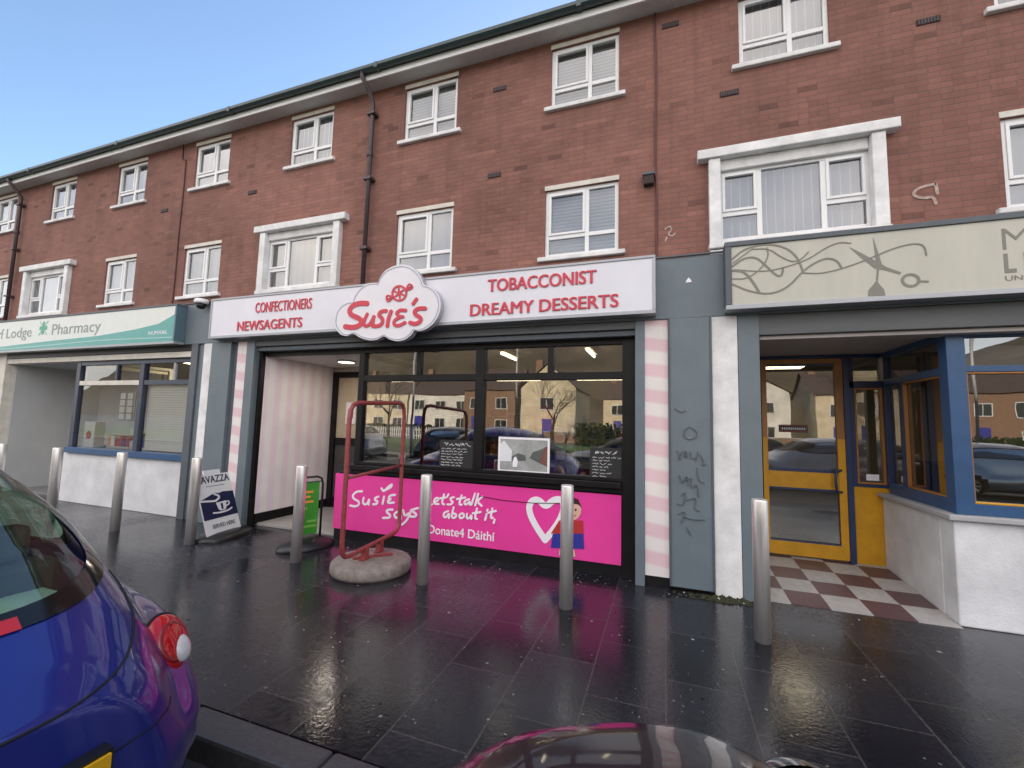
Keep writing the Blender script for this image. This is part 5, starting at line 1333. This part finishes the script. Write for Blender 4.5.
def build_car(name, label, cat, shape, origin, head, paint, wheels, detail=(150, 96), glass=(), wheel_r=.315, group=None, lamp=None, plate=None, seams=(), extras=None, track=.72):
    """head = unit vector of u in the road plane; origin = where u=0, v=0 meets the road"""
    h = Vector((head[0], head[1], 0)).normalized(); sd_ = Vector((-h.y, h.x, 0))      # v axis (left of u)
    O = Vector(origin)
    xf = Matrix(((h.x, sd_.x, 0, O.x), (h.y, sd_.y, 0, O.y), (0, 0, 1, O.z), (0, 0, 0, 1)))
    t = thing(name, label, cat, tuple(xf @ Vector((shape.L / 2, 0, 0))), group)
    nu, nv_ = detail
    c = np.array([shape.L / 2, 0, .55])
    th = np.linspace(0, 2 * np.pi, nu, endpoint=False)
    ph = np.linspace(-np.pi / 2 * .98, np.pi / 2, nv_)
    T, PH = np.meshgrid(th, ph)
    D = np.stack([np.cos(T) * np.cos(PH), np.sin(T) * np.cos(PH), np.sin(PH)], -1) * np.array([2.2, 1.0, .9])
    D /= np.linalg.norm(D, axis=-1, keepdims=True)
    P = shape.cast(c, D, shape.L * .62, last=True)
    P = np.where(np.isnan(P), c + D * .1, P)
    P[..., 2] = np.maximum(P[..., 2], .17)
    keep = []
    glasses = []
    for (dirn, ca, cb, A_, Bb, n_, tap, border) in glass:
        glasses.append((dirn, ca, cb, A_ - border * .55, Bb - border * .55, n_, tap))
    def in_glass(p):
        for (dirn, ca, cb, A_, Bb, n_, tap) in glasses:
            if dirn in ('+u', '-u'):
                if (p[0] > shape.L / 2) == (dirn == '+u'): continue
                a, bq = p[1] - ca, p[2] - cb
            else:
                if (p[1] > 0) == (dirn == '+v'): continue
                a, bq = p[0] - ca, p[2] - cb
            if abs(bq) < Bb and (abs(a / (A_ * (1 - tap * bq / Bb))) ** n_ + abs(bq / Bb) ** n_) < 1: return True
        return False
    b = MB()
    V = [tuple(p) for row in P for p in row]; F = []
    # arch openings above the wheels
    def in_arch(p):
        for wu in wheels:
            if (p[0] - wu) ** 2 + (p[2] - wheel_r) ** 2 < (wheel_r + .035) ** 2 and abs(p[1]) > .45: return True
        return False
    for j in range(nv_ - 1):
        for i in range(nu):
            k = (i + 1) % nu
            m_ = (P[j, i] + P[j, k] + P[j + 1, i] + P[j + 1, k]) / 4
            if in_glass(m_) or in_arch(m_): continue
            F.append((j * nu + i, j * nu + k, (j + 1) * nu + k, (j + 1) * nu + i))
    b.add(V, F, paint, True); body = b.build("body", t, xf=xf)
    dirs = {'+u': ((1, 0, 0), (-2.0, None)), '-u': ((-1, 0, 0), None), '+v': ((0, 1, 0), None), '-v': ((0, -1, 0), None)}
    def project(dirn, A, Bq, off=0.0):
        A, Bq = np.asarray(A, float), np.asarray(Bq, float)
        if dirn == '+u': o = np.stack([np.full_like(A, -.3), A, Bq], -1); d = np.array([1., 0, 0]); mxx = shape.L * .7
        elif dirn == '-u': o = np.stack([np.full_like(A, shape.L + .3), A, Bq], -1); d = np.array([-1., 0, 0]); mxx = shape.L * .7
        elif dirn == '+v': o = np.stack([A, np.full_like(A, -1.3), Bq], -1); d = np.array([0, 1., 0]); mxx = 1.3
        else: o = np.stack([A, np.full_like(A, 1.3), Bq], -1); d = np.array([0, -1., 0]); mxx = 1.3
        Q = shape.cast(o, np.broadcast_to(d, o.shape), mxx)
        e = .006
        n_ = np.stack([shape.G(Q + e * np.eye(3)[i]) - shape.G(Q - e * np.eye(3)[i]) for i in range(3)], -1)
        n_ /= np.maximum(np.linalg.norm(n_, axis=-1, keepdims=True), 1e-9)
        return Q + n_ * off
    def patch(dirn, ca, cb, A_, Bb, n_, tap, f0, f1, off, m_, nm, parent, rings=6, seg=64, dome=0.0):
        fr = np.linspace(f0, f1, rings); AA, BB = [], []
        for f in fr:
            for k in range(seg):
                a, bq = rrect(2 * math.pi * k / seg, A_, Bb, n_, tap); AA.append(ca + a * f); BB.append(cb + bq * f)
        Q = project(dirn, AA, BB, 0.0); Qo = project(dirn, AA, BB, 1.0) - Q
        dm = np.repeat(off + dome * (1 - fr ** 2), seg)
        Q = Q + Qo * dm[:, None]
        F = []
        for j in range(rings - 1):
            for k in range(seg):
                l = (k + 1) % seg; q = (j * seg + k, j * seg + l, (j + 1) * seg + l, (j + 1) * seg + k)
                F.append(q if dirn in ('-u', '+v') else q[::-1])
        mb = MB(); mb.add([tuple(p) for p in Q], F, m_, True)
        return mb.build(nm, parent, xf=xf)
    for (dirn, ca, cb, A_, Bb, n_, tap, border) in glass:
        fb = 1 - border / min(A_, Bb)
        g_ = patch(dirn, ca, cb, A_, Bb, n_, tap, .02, fb + .02, .003, "car glass" if border > .03 else "tinted glass", "window" if dirn != '-u' else "windscreen", t, 8)
        patch(dirn, ca, cb, A_, Bb, n_, tap, fb, 1.0, .006, "glass border", "seal", g_, 4)
    for wu in wheels:
        for sg in (-1, 1):
            mb = MB(); vc = sg * track; r0 = wheel_r
            prof = [(r0 * .62, -.10), (r0 * .93, -.11), (r0, -.07), (r0, .07), (r0 * .93, .11), (r0 * .62, .10)]
            V, F = [], []
            for (rr, dv) in prof:
                for k in range(36):
                    a = 2 * math.pi * k / 36; V.append((wu + rr * math.cos(a), vc + dv, r0 + rr * math.sin(a)))
            for j in range(5):
                for k in range(36): F.append((j * 36 + k, j * 36 + (k + 1) % 36, (j + 1) * 36 + (k + 1) % 36, (j + 1) * 36 + k))
            mb.add(V, F, "tyre", True); wh = mb.build("wheel", t, xf=xf)
            mb = MB()
            for k in range(9):
                a = 2 * math.pi * k / 9
                mb.bar((wu, vc + sg * .085, r0), (wu + r0 * .62 * math.cos(a), vc + sg * .10, r0 + r0 * .62 * math.sin(a)), .035, .02, "alloy", up=(0, 1, 0))
            mb.tube([(wu + r0 * .62 * math.cos(2 * math.pi * k / 30), vc + sg * .10, r0 + r0 * .62 * math.sin(2 * math.pi * k / 30)) for k in range(30)], .014, "alloy", 6, closed=True)
            mb.build("rim", wh, xf=xf)
    mb = MB(); mb.box(.35, shape.L - .35, -.60, .60, .16, .55, "car cabin"); mb.build("underbody", t, xf=xf)
    if extras: extras(t, xf, project, patch)
    return t, xf, project, patch

# -- the blue rounded hatchback at the kerb, seen from behind
beetle = CarShape([(0, .45), (.05, .85), (.14, .96), (.29, 1.09), (.5, 1.255), (.8, 1.43), (1.25, 1.57), (1.8, 1.62), (2.4, 1.56), (2.75, 1.38), (3.2, 1.07), (3.6, .93), (3.95, .73), (4.08, .45)],
                  [(0, .40), (.1, .52), (.3, .61), (.6, .64), (1.2, .69), (2.2, .74), (3.0, .70), (3.6, .62), (4.08, .42)],
                  [(.88, .535, .50, .66, .305, .47, 2.25), (3.25, .55, .45, .64, .325, .44, 2.25)],
                  [(.95, .46, .95, .80, .21, 2.7), (3.1, .42, .98, .80, .20, 2.7), (2.1, .42, 1.5, .77, .2, 3.0)], 4.08)
def beetle_extras(t, xf, project, patch):
    for sg in (-1, 1):
        c = Vector(project('+u', [sg * .595], [.785], .0)[0]); nn = Vector((-.86, sg * .30, .36)).normalized()
        sx = nn.cross(Vector((0, 0, 1))).normalized(); sy = sx.cross(nn).normalized()
        def lens(cc, ra, rb, rd, m_, nm, par):
            V, F = [], []; nr, ns = 9, 36
            for j in range(nr + 1):
                a = math.pi / 2 * j / nr
                for k_ in range(ns):
                    q = 2 * math.pi * k_ / ns
                    V.append(cc + sx * ra * math.cos(a) * math.cos(q) + sy * rb * math.cos(a) * math.sin(q) + nn * rd * math.sin(a))
            for j in range(nr):
                for k_ in range(ns): F.append((j * ns + k_, j * ns + (k_ + 1) % ns, (j + 1) * ns + (k_ + 1) % ns, (j + 1) * ns + k_))
            mb = MB(); mb.add(V, F, m_, True); return mb.build(nm, par, xf=xf)
        lp = lens(c - nn * .006, .102, .118, .052, "lamp red", "tail_light", t)
        mb = MB(); mb.tube([c - nn * .006 + sx * .104 * math.cos(q) + sy * .120 * math.sin(q) for q in np.linspace(0, 2 * math.pi, 41)[:-1]], .006, "rubber seam", 6, closed=True); mb.build("trim", lp, xf=xf)
        mb = MB(); mb.tube([c + nn * .022 + sx * .060 * math.cos(q) + sy * .070 * math.sin(q) for q in np.linspace(0, 2 * math.pi, 41)[:-1]], .016, "lamp deep red", 8, closed=True); mb.build("inner_ring", lp, xf=xf)
        so = -sx * sg if (sx.y * sg) < 0 else sx * sg
        so = sx if sx.y * sg > 0 else -sx
        lens(c + so * .022 - sy * .038 + nn * .031, .042, .055, .026, "lamp white", "reversing_lens", lp)
    # lid seam
    SP = [(-.52, 1.06), (-.485, .98), (-.41, .91), (-.31, .868), (-.2, .848), (-.1, .842), (0, .84), (.1, .842), (.2, .848), (.31, .868), (.41, .91), (.485, .98), (.52, 1.06)]
    Pm = [Vector(p) for p in SP]
    for _ in range(2):
        Q = [Pm[0]]
        for i in range(len(Pm) - 1): Q += [Pm[i] * .75 + Pm[i + 1] * .25, Pm[i] * .25 + Pm[i + 1] * .75]
        Pm = Q + [Pm[-1]]
    q = project('+u', [p[0] for p in Pm], [p[1] for p in Pm], .001)
    mb = MB(); mb.tube([tuple(p) for p in q], .0042, "rubber seam", 6); mb.build("lid_seam", t, xf=xf)
    vv = np.linspace(-.52, .52, 40); q = project('+u', vv, .66 + .0 * vv, .0005)
    mb = MB(); mb.tube([tuple(p) for p in q], .0028, "rubber seam", 6); mb.build("bumper_seam", t, xf=xf)
    mb = MB(); q = project('+u', [-.12, -.06, 0, .06, .12] * 2, [1.052] * 5 + [1.082] * 5, .008); V = [tuple(p) for p in q]
    mb.add(V, [(i + 1, i, i + 5, i + 6) for i in range(4)], "lamp red", True); mb.build("brake_light", t, xf=xf)
    mb = MB(); mb.box(-.022, .004, -.24, .24, .575, .695, "plate yellow"); mb.box(-.012, .06, -.25, .25, .565, .705, "plastic black"); mb.build("number_plate", t, xf=xf)
    # cabin seen through the rear glass
    for sg in (-1, 1):
        mb = MB(); mb.box(1.9, 2.1, sg * .36 - .24, sg * .36 + .24, .5, 1.12, "car seat"); mb.box(1.93, 2.06, sg * .36 - .13, sg * .36 + .13, 1.15, 1.34, "car seat"); mb.build("seat", t, bevel=.04, xf=xf)
    mb = MB(); mb.box(1.0, 1.14, -.56, .56, .5, 1.06, "car seat"); mb.box(1.02, 1.12, .18, .46, 1.07, 1.22, "car seat"); mb.box(1.02, 1.12, -.46, -.18, 1.07, 1.22, "car seat"); mb.build("rear_seat", t, bevel=.03, xf=xf)
    mb = MB(); mb.box(.40, 1.0, -.50, .50, .8, .94, "car shelf"); mb.build("parcel_shelf", t, xf=xf)
    q = project('-u', [.18], [1.25], 0)[0]
    mb = MB(); mb.box(2.42, 2.47, -.11, .11, 1.36, 1.42, "car cabin"); mb.build("mirror", t, xf=xf)
    for sg in (-1, 1):
        patch('-u', sg * .58, .70, .11, .14, 2.0, .0, .02, 1.0, .002, "headlamp glass", "headlight", t, 6, 32, .03)
build_car("parked_car", "glossy blue rounded hatchback parked at the kerb, seen from behind", "car", beetle, (-1.60, .68, -.12), (-1, 0), "paint blue", (.80, 3.28), detail=(300, 190),
          glass=[('+u', 0, 1.28, .492, .228, 2.7, .20, .045), ('-u', 0, 1.25, .60, .20, 3.0, .10, .05), ('+v', 1.75, 1.23, .78, .19, 2.6, .22, .032), ('-v', 1.75, 1.23, .78, .19, 2.6, .22, .032)], extras=beetle_extras)

# -- the dark car whose nose just enters the picture, standing nose-in to the kerb
small = CarShape([(0, .50), (.03, .84), (.08, 1.00), (.18, 1.075), (.35, 1.105), (.7, 1.12), (1.25, 1.14), (1.6, 1.36), (1.95, 1.50), (2.5, 1.56), (3.2, 1.53), (3.6, 1.42), (3.85, 1.1), (3.98, .85), (4.02, .5)],
                 [(0, .20), (.06, .33), (.2, .52), (.5, .68), (1.2, .78), (2.5, .80), (3.5, .76), (4.02, .6)],
                 [(.74, .60, .46, .54, .27, .42, 2.4), (3.3, .62, .50, .58, .26, .42, 2.4), (.42, .455, .80, .34, .155, .215, 2.2)],
                 [(1.0, .46, 1.0, .80, .22, 2.8), (3.0, .46, 1.0, .80, .22, 2.8), (2.0, .46, 1.6, .80, .22, 3.0)], 4.02, nv=3.0, nw=3.0)
def small_extras(t, xf, project, patch):
    for sg in (-1, 1):
        lp = patch('+u', sg * .48, .845, .115, .115, 2.3, sg * .1, .02, 1.0, .004, "headlamp glass", "headlight", t, 8, 44, .035)
        patch('+u', sg * .48, .845, .115, .115, 2.3, sg * .1, .96, 1.06, .012, "chrome", "trim", lp, 4, 44, 0)
    vv = np.linspace(-.62, .62, 40)
    for sg in (-1, 1):
        q = project('+u', [sg * (.50 + .02 * i) for i in range(8)], [1.0 - .0 * i for i in range(8)], .001)
    mb = MB(); q = project('+u', np.linspace(-.5, .5, 40), .79 - .05 * np.abs(np.linspace(-1, 1, 40)) ** 3, .0005); mb.tube([tuple(p) for p in q], .004, "rubber seam", 6); mb.build("bonnet_seam", t, xf=xf)
    mb = MB(); q = project('+u', np.linspace(-.42, .42, 24), np.full(24, .62), .004); q2 = project('+u', np.linspace(-.42, .42, 24), np.full(24, .50), .004)
    mb.add([tuple(p) for p in q] + [tuple(p) for p in q2], [(i, i + 24, i + 25, i + 1) for i in range(23)], "plastic black", True); mb.build("grille", t, xf=xf)
FA = R(25)
build_car("parked_car", "dark maroon car with only its glossy rounded nose showing at the bottom edge", "car", small, (-.205, 1.172, -.12), (math.sin(FA), -math.cos(FA)), "paint maroon", (.74, 3.28), detail=(220, 150),
          glass=[('+u', 0, 1.29, .62, .17, 3.2, .10, .04), ('-u', 0, 1.25, .56, .15, 3.0, .12, .04), ('+v', 2.2, 1.27, .80, .16, 2.8, .16, .02), ('-v', 2.2, 1.27, .80, .16, 2.8, .16, .02)], extras=small_extras)

# ================================================================== THE OTHER SIDE OF THE STREET (mirrored in the shop glass)
hatch = CarShape([(0, .5), (.05, .8), (.2, 1.02), (.45, 1.30), (.75, 1.43), (1.4, 1.49), (2.1, 1.46), (2.6, 1.30), (3.05, 1.02), (3.6, .94), (4.0, .80), (4.15, .5)],
                 [(0, .6), (.1, .7), (.5, .76), (2.5, .80), (3.6, .74), (4.0, .62), (4.15, .45)],
                 [(.85, .62, .48, .52, .25, .40, 2.5), (3.35, .62, .48, .52, .25, .40, 2.5)],
                 [(1.0, .46, 1.0, .82, .22, 3.0), (3.1, .46, 1.04, .80, .22, 2.8), (2.0, .46, 1.6, .80, .22, 3.0)], 4.15, nv=3.0, nw=3.0)
def hatch_extras(t, xf, project, patch):
    for sg in (-1, 1):
        patch('+u', sg * .66, .88, .07, .11, 2.6, 0, .02, 1.0, .004, "lamp red", "tail_light", t, 5, 24, .012)
        patch('-u', sg * .56, .74, .13, .08, 2.4, 0, .02, 1.0, .004, "headlamp glass", "headlight", t, 5, 24, .02)
HG = [('+u', 0, 1.22, .58, .15, 3.0, .12, .035), ('-u', 0, 1.22, .62, .16, 3.0, .12, .035), ('+v', 1.6, 1.20, .95, .15, 2.8, .18, .02), ('-v', 1.6, 1.20, .95, .15, 2.8, .18, .02)]
for (lb, paint, o_, hd) in (("black hatchback standing in the road behind the photographer", "paint black", (1.2, -2.75, -.12), (-1, 0)),
                            ("red hatchback parked across the road by the grass", "paint red", (-5.0, -6.5, -.12), (-1, 0)),
                            ("white hatchback parked across the road, furthest along", "paint white", (-17.5, -6.5, -.12), (1, 0)),
                            ("silver hatchback parked across the road opposite the barber shop", "paint silver", (7.0, -6.5, -.12), (1, 0)),
                            ("dark hatchback parked across the road beside the yellow green cabinet", "paint black", (-9.8, -6.5, -.12), (1, 0)),
                            ("silver hatchback parked across the road in the middle of the row", "paint silver", (-12.0, -6.5, -.12), (-1, 0)),
                            ("dark maroon hatchback parked across the road opposite the grey pillar", "paint maroon", (1.4, -6.5, -.12), (1, 0)),
                            ("white hatchback driving past behind the black car", "paint white", (6.2, -3.2, -.12), (-1, 0))):
    build_car("parked_car", lb, "car", hatch, o_, hd, paint, (.85, 3.35), detail=(110, 70), glass=HG, extras=hatch_extras, group="cars across the road")

mat("house cream", (0.64, 0.54, 0.38), 0.85, var=0.25, vscale=1.2)
mat("house white", (0.72, 0.69, 0.62), 0.85, var=0.25, vscale=1.2)
mat("house brick", (0.25, 0.15, 0.10), 0.85, var=0.2, vscale=4)
mat("house roof", (0.10, 0.07, 0.06), 0.8, var=0.3, vscale=3)
mat("dark pane", (0.03, 0.035, 0.04), 0.1, var=0.0)
mat("bark", (0.06, 0.045, 0.035), 0.9, var=0.3, vscale=20, bump=0.5)
mat("hedge green", (0.035, 0.06, 0.02), 0.9, var=0.5, vscale=5, bump=0.8, bscale=12)
mat("lamp post grey", (0.45, 0.45, 0.45), 0.5, metal=0.3)
mat("fence white", (0.65, 0.65, 0.63), 0.7, var=0.1)
mat("cabinet yellow green", (0.30, 0.36, 0.02), 0.5, var=0.1)

def house(x, y, wd, dp, eave, m, label, gable_front=False, windows=2, z=-.1):
    t = thing("house", label, "house", (x, y, z), "houses across the road")
    b = MB(); x0, x1, y0, y1 = x - wd / 2, x + wd / 2, y - dp, y
    b.box(x0, x1, y0, y1, z, eave, m, skip=('top',))
    rise = 2.2
    if gable_front: b.add([(x0, y1, eave), (x1, y1, eave), (x, y1, eave + rise), (x0, y0, eave), (x1, y0, eave), (x, y0, eave + rise)], [(0, 1, 2), (4, 3, 5)], m)
    else: b.add([(x0, y0, eave), (x0, y1, eave), (x0, (y0 + y1) / 2, eave + rise), (x1, y0, eave), (x1, y1, eave), (x1, (y0 + y1) / 2, eave + rise)], [(0, 1, 2), (4, 3, 5)], m)
    b.build("wall", t)
    b = MB(); o_ = .25
    if gable_front:
        b.quad((x0 - o_, y1 + o_, eave - .12), (x, y1 + o_, eave + rise + .06), (x, y0 - o_, eave + rise + .06), (x0 - o_, y0 - o_, eave - .12), "house roof"); b.quad((x, y1 + o_, eave + rise + .06), (x1 + o_, y1 + o_, eave - .12), (x1 + o_, y0 - o_, eave - .12), (x, y0 - o_, eave + rise + .06), "house roof")
    else:
        ym = (y0 + y1) / 2
        b.quad((x0 - o_, y1 + o_, eave - .12), (x1 + o_, y1 + o_, eave - .12), (x1 + o_, ym, eave + rise + .06), (x0 - o_, ym, eave + rise + .06), "house roof"); b.quad((x0 - o_, ym, eave + rise + .06), (x1 + o_, ym, eave + rise + .06), (x1 + o_, y0 - o_, eave - .12), (x0 - o_, y0 - o_, eave - .12), "house roof")
    rf = b.build("roof", t)
    b = MB(); b.box(x0 + .4, x0 + 1.0, y - dp / 2 - .3, y - dp / 2 + .3, eave + .8, eave + rise + .9, "house brick"); b.build("chimney", rf)
    for fl in (0.7, eave * .58):
        for k_ in range(windows):
            wx = x0 + wd * (k_ + .5) / windows
            if fl < 1 and k_ == 0:
                b = MB(); b.box(wx - .45, wx + .45, y1, y1 + .06, z, 2.0, "print blue"); b.build("door", t); continue
            b = MB(); b.box(wx - .65, wx + .65, y1, y1 + .07, fl, fl + 1.15, "fence white"); w_ = b.build("window", t)
            b = MB(); b.box(wx - .58, wx - .03, y1 + .07, y1 + .075, fl + .07, fl + 1.08, "dark pane"); b.box(wx + .03, wx + .58, y1 + .07, y1 + .075, fl + .07, fl + 1.08, "dark pane"); b.build("pane", w_)
HS = [(-40, -33, 8, 7, 4.7, "house white", False, 3, "white terraced house furthest to the west across the road"), (-31.8, -33, 8, 7, 4.7, "house cream", False, 3, "cream terraced house second from the west end"), (-23.6, -33, 8, 7, 4.7, "house white", False, 3, "white terraced house beside the brick house"),
      (-16.5, -30, 5.4, 7, 4.9, "house brick", False, 2, "brown brick house between the white terrace and the yellow gable"), (-10.2, -29, 5.2, 8, 4.9, "house cream", True, 1, "yellow gabled house with one window facing the road"),
      (-2.0, -40, 9, 7, 4.6, "house cream", False, 3, "low cream house set far back behind the dark hedge"), (7.5, -36, 8, 8, 5.2, "house white", True, 2, "white gabled house opposite the barber shop door"), (16.5, -34, 7, 7, 4.9, "house cream", False, 2, "cream house opposite the barber shop window"), (26, -34, 8, 7, 4.9, "house brick", False, 3, "brown brick house furthest to the east")]
for (x, y, wd, dp, ev, m_, gf, nw_, lb) in HS: house(x, y, wd, dp, ev, m_, lb, gf, nw_)

def tree(x, y, h, seed, label):
    rnd = random.Random(seed)
    t = thing("bare_tree", label, "tree", (x, y, 0), "bare trees across the road")
    tr, cr = MB(), MB()
    def grow(p, d, ln, r_, lvl):
        n_ = 4; pts = [p]; q = p.copy(); dd = d.copy()
        for i in range(n_):
            dd = (dd + Vector((rnd.uniform(-.16, .16), rnd.uniform(-.16, .16), .05))).normalized(); q = q + dd * ln / n_; pts.append(q.copy())
        (tr if lvl < 2 else cr).tube(pts, [r_ * (1 - .5 * i / n_) for i in range(n_ + 1)], "bark", 6 if lvl < 2 else 3, caps=False)
        if lvl < 5:
            for k_ in range(4 if lvl in (1, 2) else 3):
                ax = dd.orthogonal().normalized(); ax.rotate(Quaternion(dd, rnd.uniform(0, 6.28)))
                nd = dd.copy(); nd.rotate(Quaternion(ax, rnd.uniform(.3, .85)))
                st = pts[-1] if k_ < 2 else pts[-2]
                grow(st.copy(), nd, ln * rnd.uniform(.6, .82), r_ * .5, lvl + 1)
    grow(Vector((x, y, -.1)), Vector((0, 0, 1)), h * .30, h * .022, 0)
    tr.build("trunk", t); cr.build("crown", t)
for (x, y, h, sd_, lb) in ((-21, -20, 7.0, 1, "tall bare tree in front of the white terrace"), (-8.0, -22, 6.5, 2, "bare tree in front of the yellow gabled house"), (2.5, -20, 6.0, 3, "bare tree beside the dark hedge"), (11.5, -19, 7.5, 4, "broad bare tree opposite the barber shop"), (-30, -19, 6, 5, "bare tree near the west end of the grass")):
    tree(x, y, h, sd_, lb)
def hedge(x0, x1, y, h, label):
    rnd = random.Random(int(x0 * 10)); b = MB()
    for k_ in range(int((x1 - x0) * 260)):
        p = Vector((rnd.uniform(x0, x1), y + rnd.gauss(0, .28), rnd.uniform(0, h) * rnd.uniform(.75, 1.0))); s_ = rnd.uniform(.08, .2)
        a = Vector((rnd.uniform(-1, 1), rnd.uniform(-1, 1), rnd.uniform(-1, 1))).normalized(); c = a.orthogonal().normalized()
        b.add([p + a * s_, p + c * s_, p - a * s_, p - c * s_ * .6], [(0, 1, 2, 3)], "hedge green")
    o = b.build("hedge"); tag(o, label, "hedge", "hedges across the road")
hedge(-6.5, 3.5, -23.5, 1.7, "long dark hedge in front of the set back cream house"); hedge(12, 20, -24, 1.5, "dark hedge opposite the barber shop window")
hedge(-28, -20, -25, 1.2, "low dark hedge in front of the white terrace")
b = MB()
q = -34.0
while q < -12: b.box(q, q + .09, -23.05, -23.0, 0, .95, "fence white"); q += .22
b.box(-34, -12, -23.10, -23.055, .25, .32, "fence white"); b.box(-34, -12, -23.10, -23.055, .68, .75, "fence white"); tag(b.build("picket_fence"), "white picket fence in front of the terrace across the road", "fence")
for (xa, xb, yy, lb) in ((-20.0, -11.8, -24.6, "low brick garden wall in front of the brown brick house"), (-9.5, 4.0, -25.4, "low brick garden wall in front of the yellow gabled house"), (5.0, 20.0, -26.0, "low brick garden wall opposite the barber shop")):
    b = MB(); b.box(xa, xb, yy - .11, yy + .11, -.02, .85, "house brick"); b.box(xa - .03, xb + .03, yy - .15, yy + .15, .852, .91, "ledge grey"); tag(b.build("garden_wall"), lb, "wall", "garden walls across the road")
for (x, y, lb) in ((-11.5, -8.4, "street lamp across the road near the sweet shop's left pane"), (-6.2, -8.4, "street lamp across the road beside the red car"), (9.5, -8.4, "street lamp across the road opposite the barber door")):
    t = thing("street_lamp", lb, "street lamp", (x, y, 0), "street lamps across the road")
    b = MB(); b.tube([(x, y, -.01), (x, y, 1.2)], .08, "lamp post grey", 10); b.tube([(x, y, 1.2), (x, y, 5.6)], .05, "lamp post grey", 10); b.build("post", t)
    b = MB(); b.tube([(x, y, 5.6), (x, y + .25, 5.85), (x, y + .7, 5.9)], .035, "lamp post grey", 8); b.box(x - .1, x + .1, y + .6, y + 1.2, 5.84, 5.95, "lamp post grey"); b.build("lantern", t)
t = thing("utility_cabinet", "yellow green utility cabinet on the far pavement", "cabinet", (-6.2, -8.5, 0))
b = MB(); b.box(-6.8, -5.6, -8.8, -8.2, -.004, 1.15, "cabinet yellow green"); b.build("body", t, bevel=.02)
b = MB(); b.box(-6.78, -6.21, -8.199, -8.185, .08, 1.05, "cabinet yellow green"); b.box(-6.19, -5.62, -8.199, -8.185, .08, 1.05, "cabinet yellow green"); b.build("doors", t, bevel=.006)
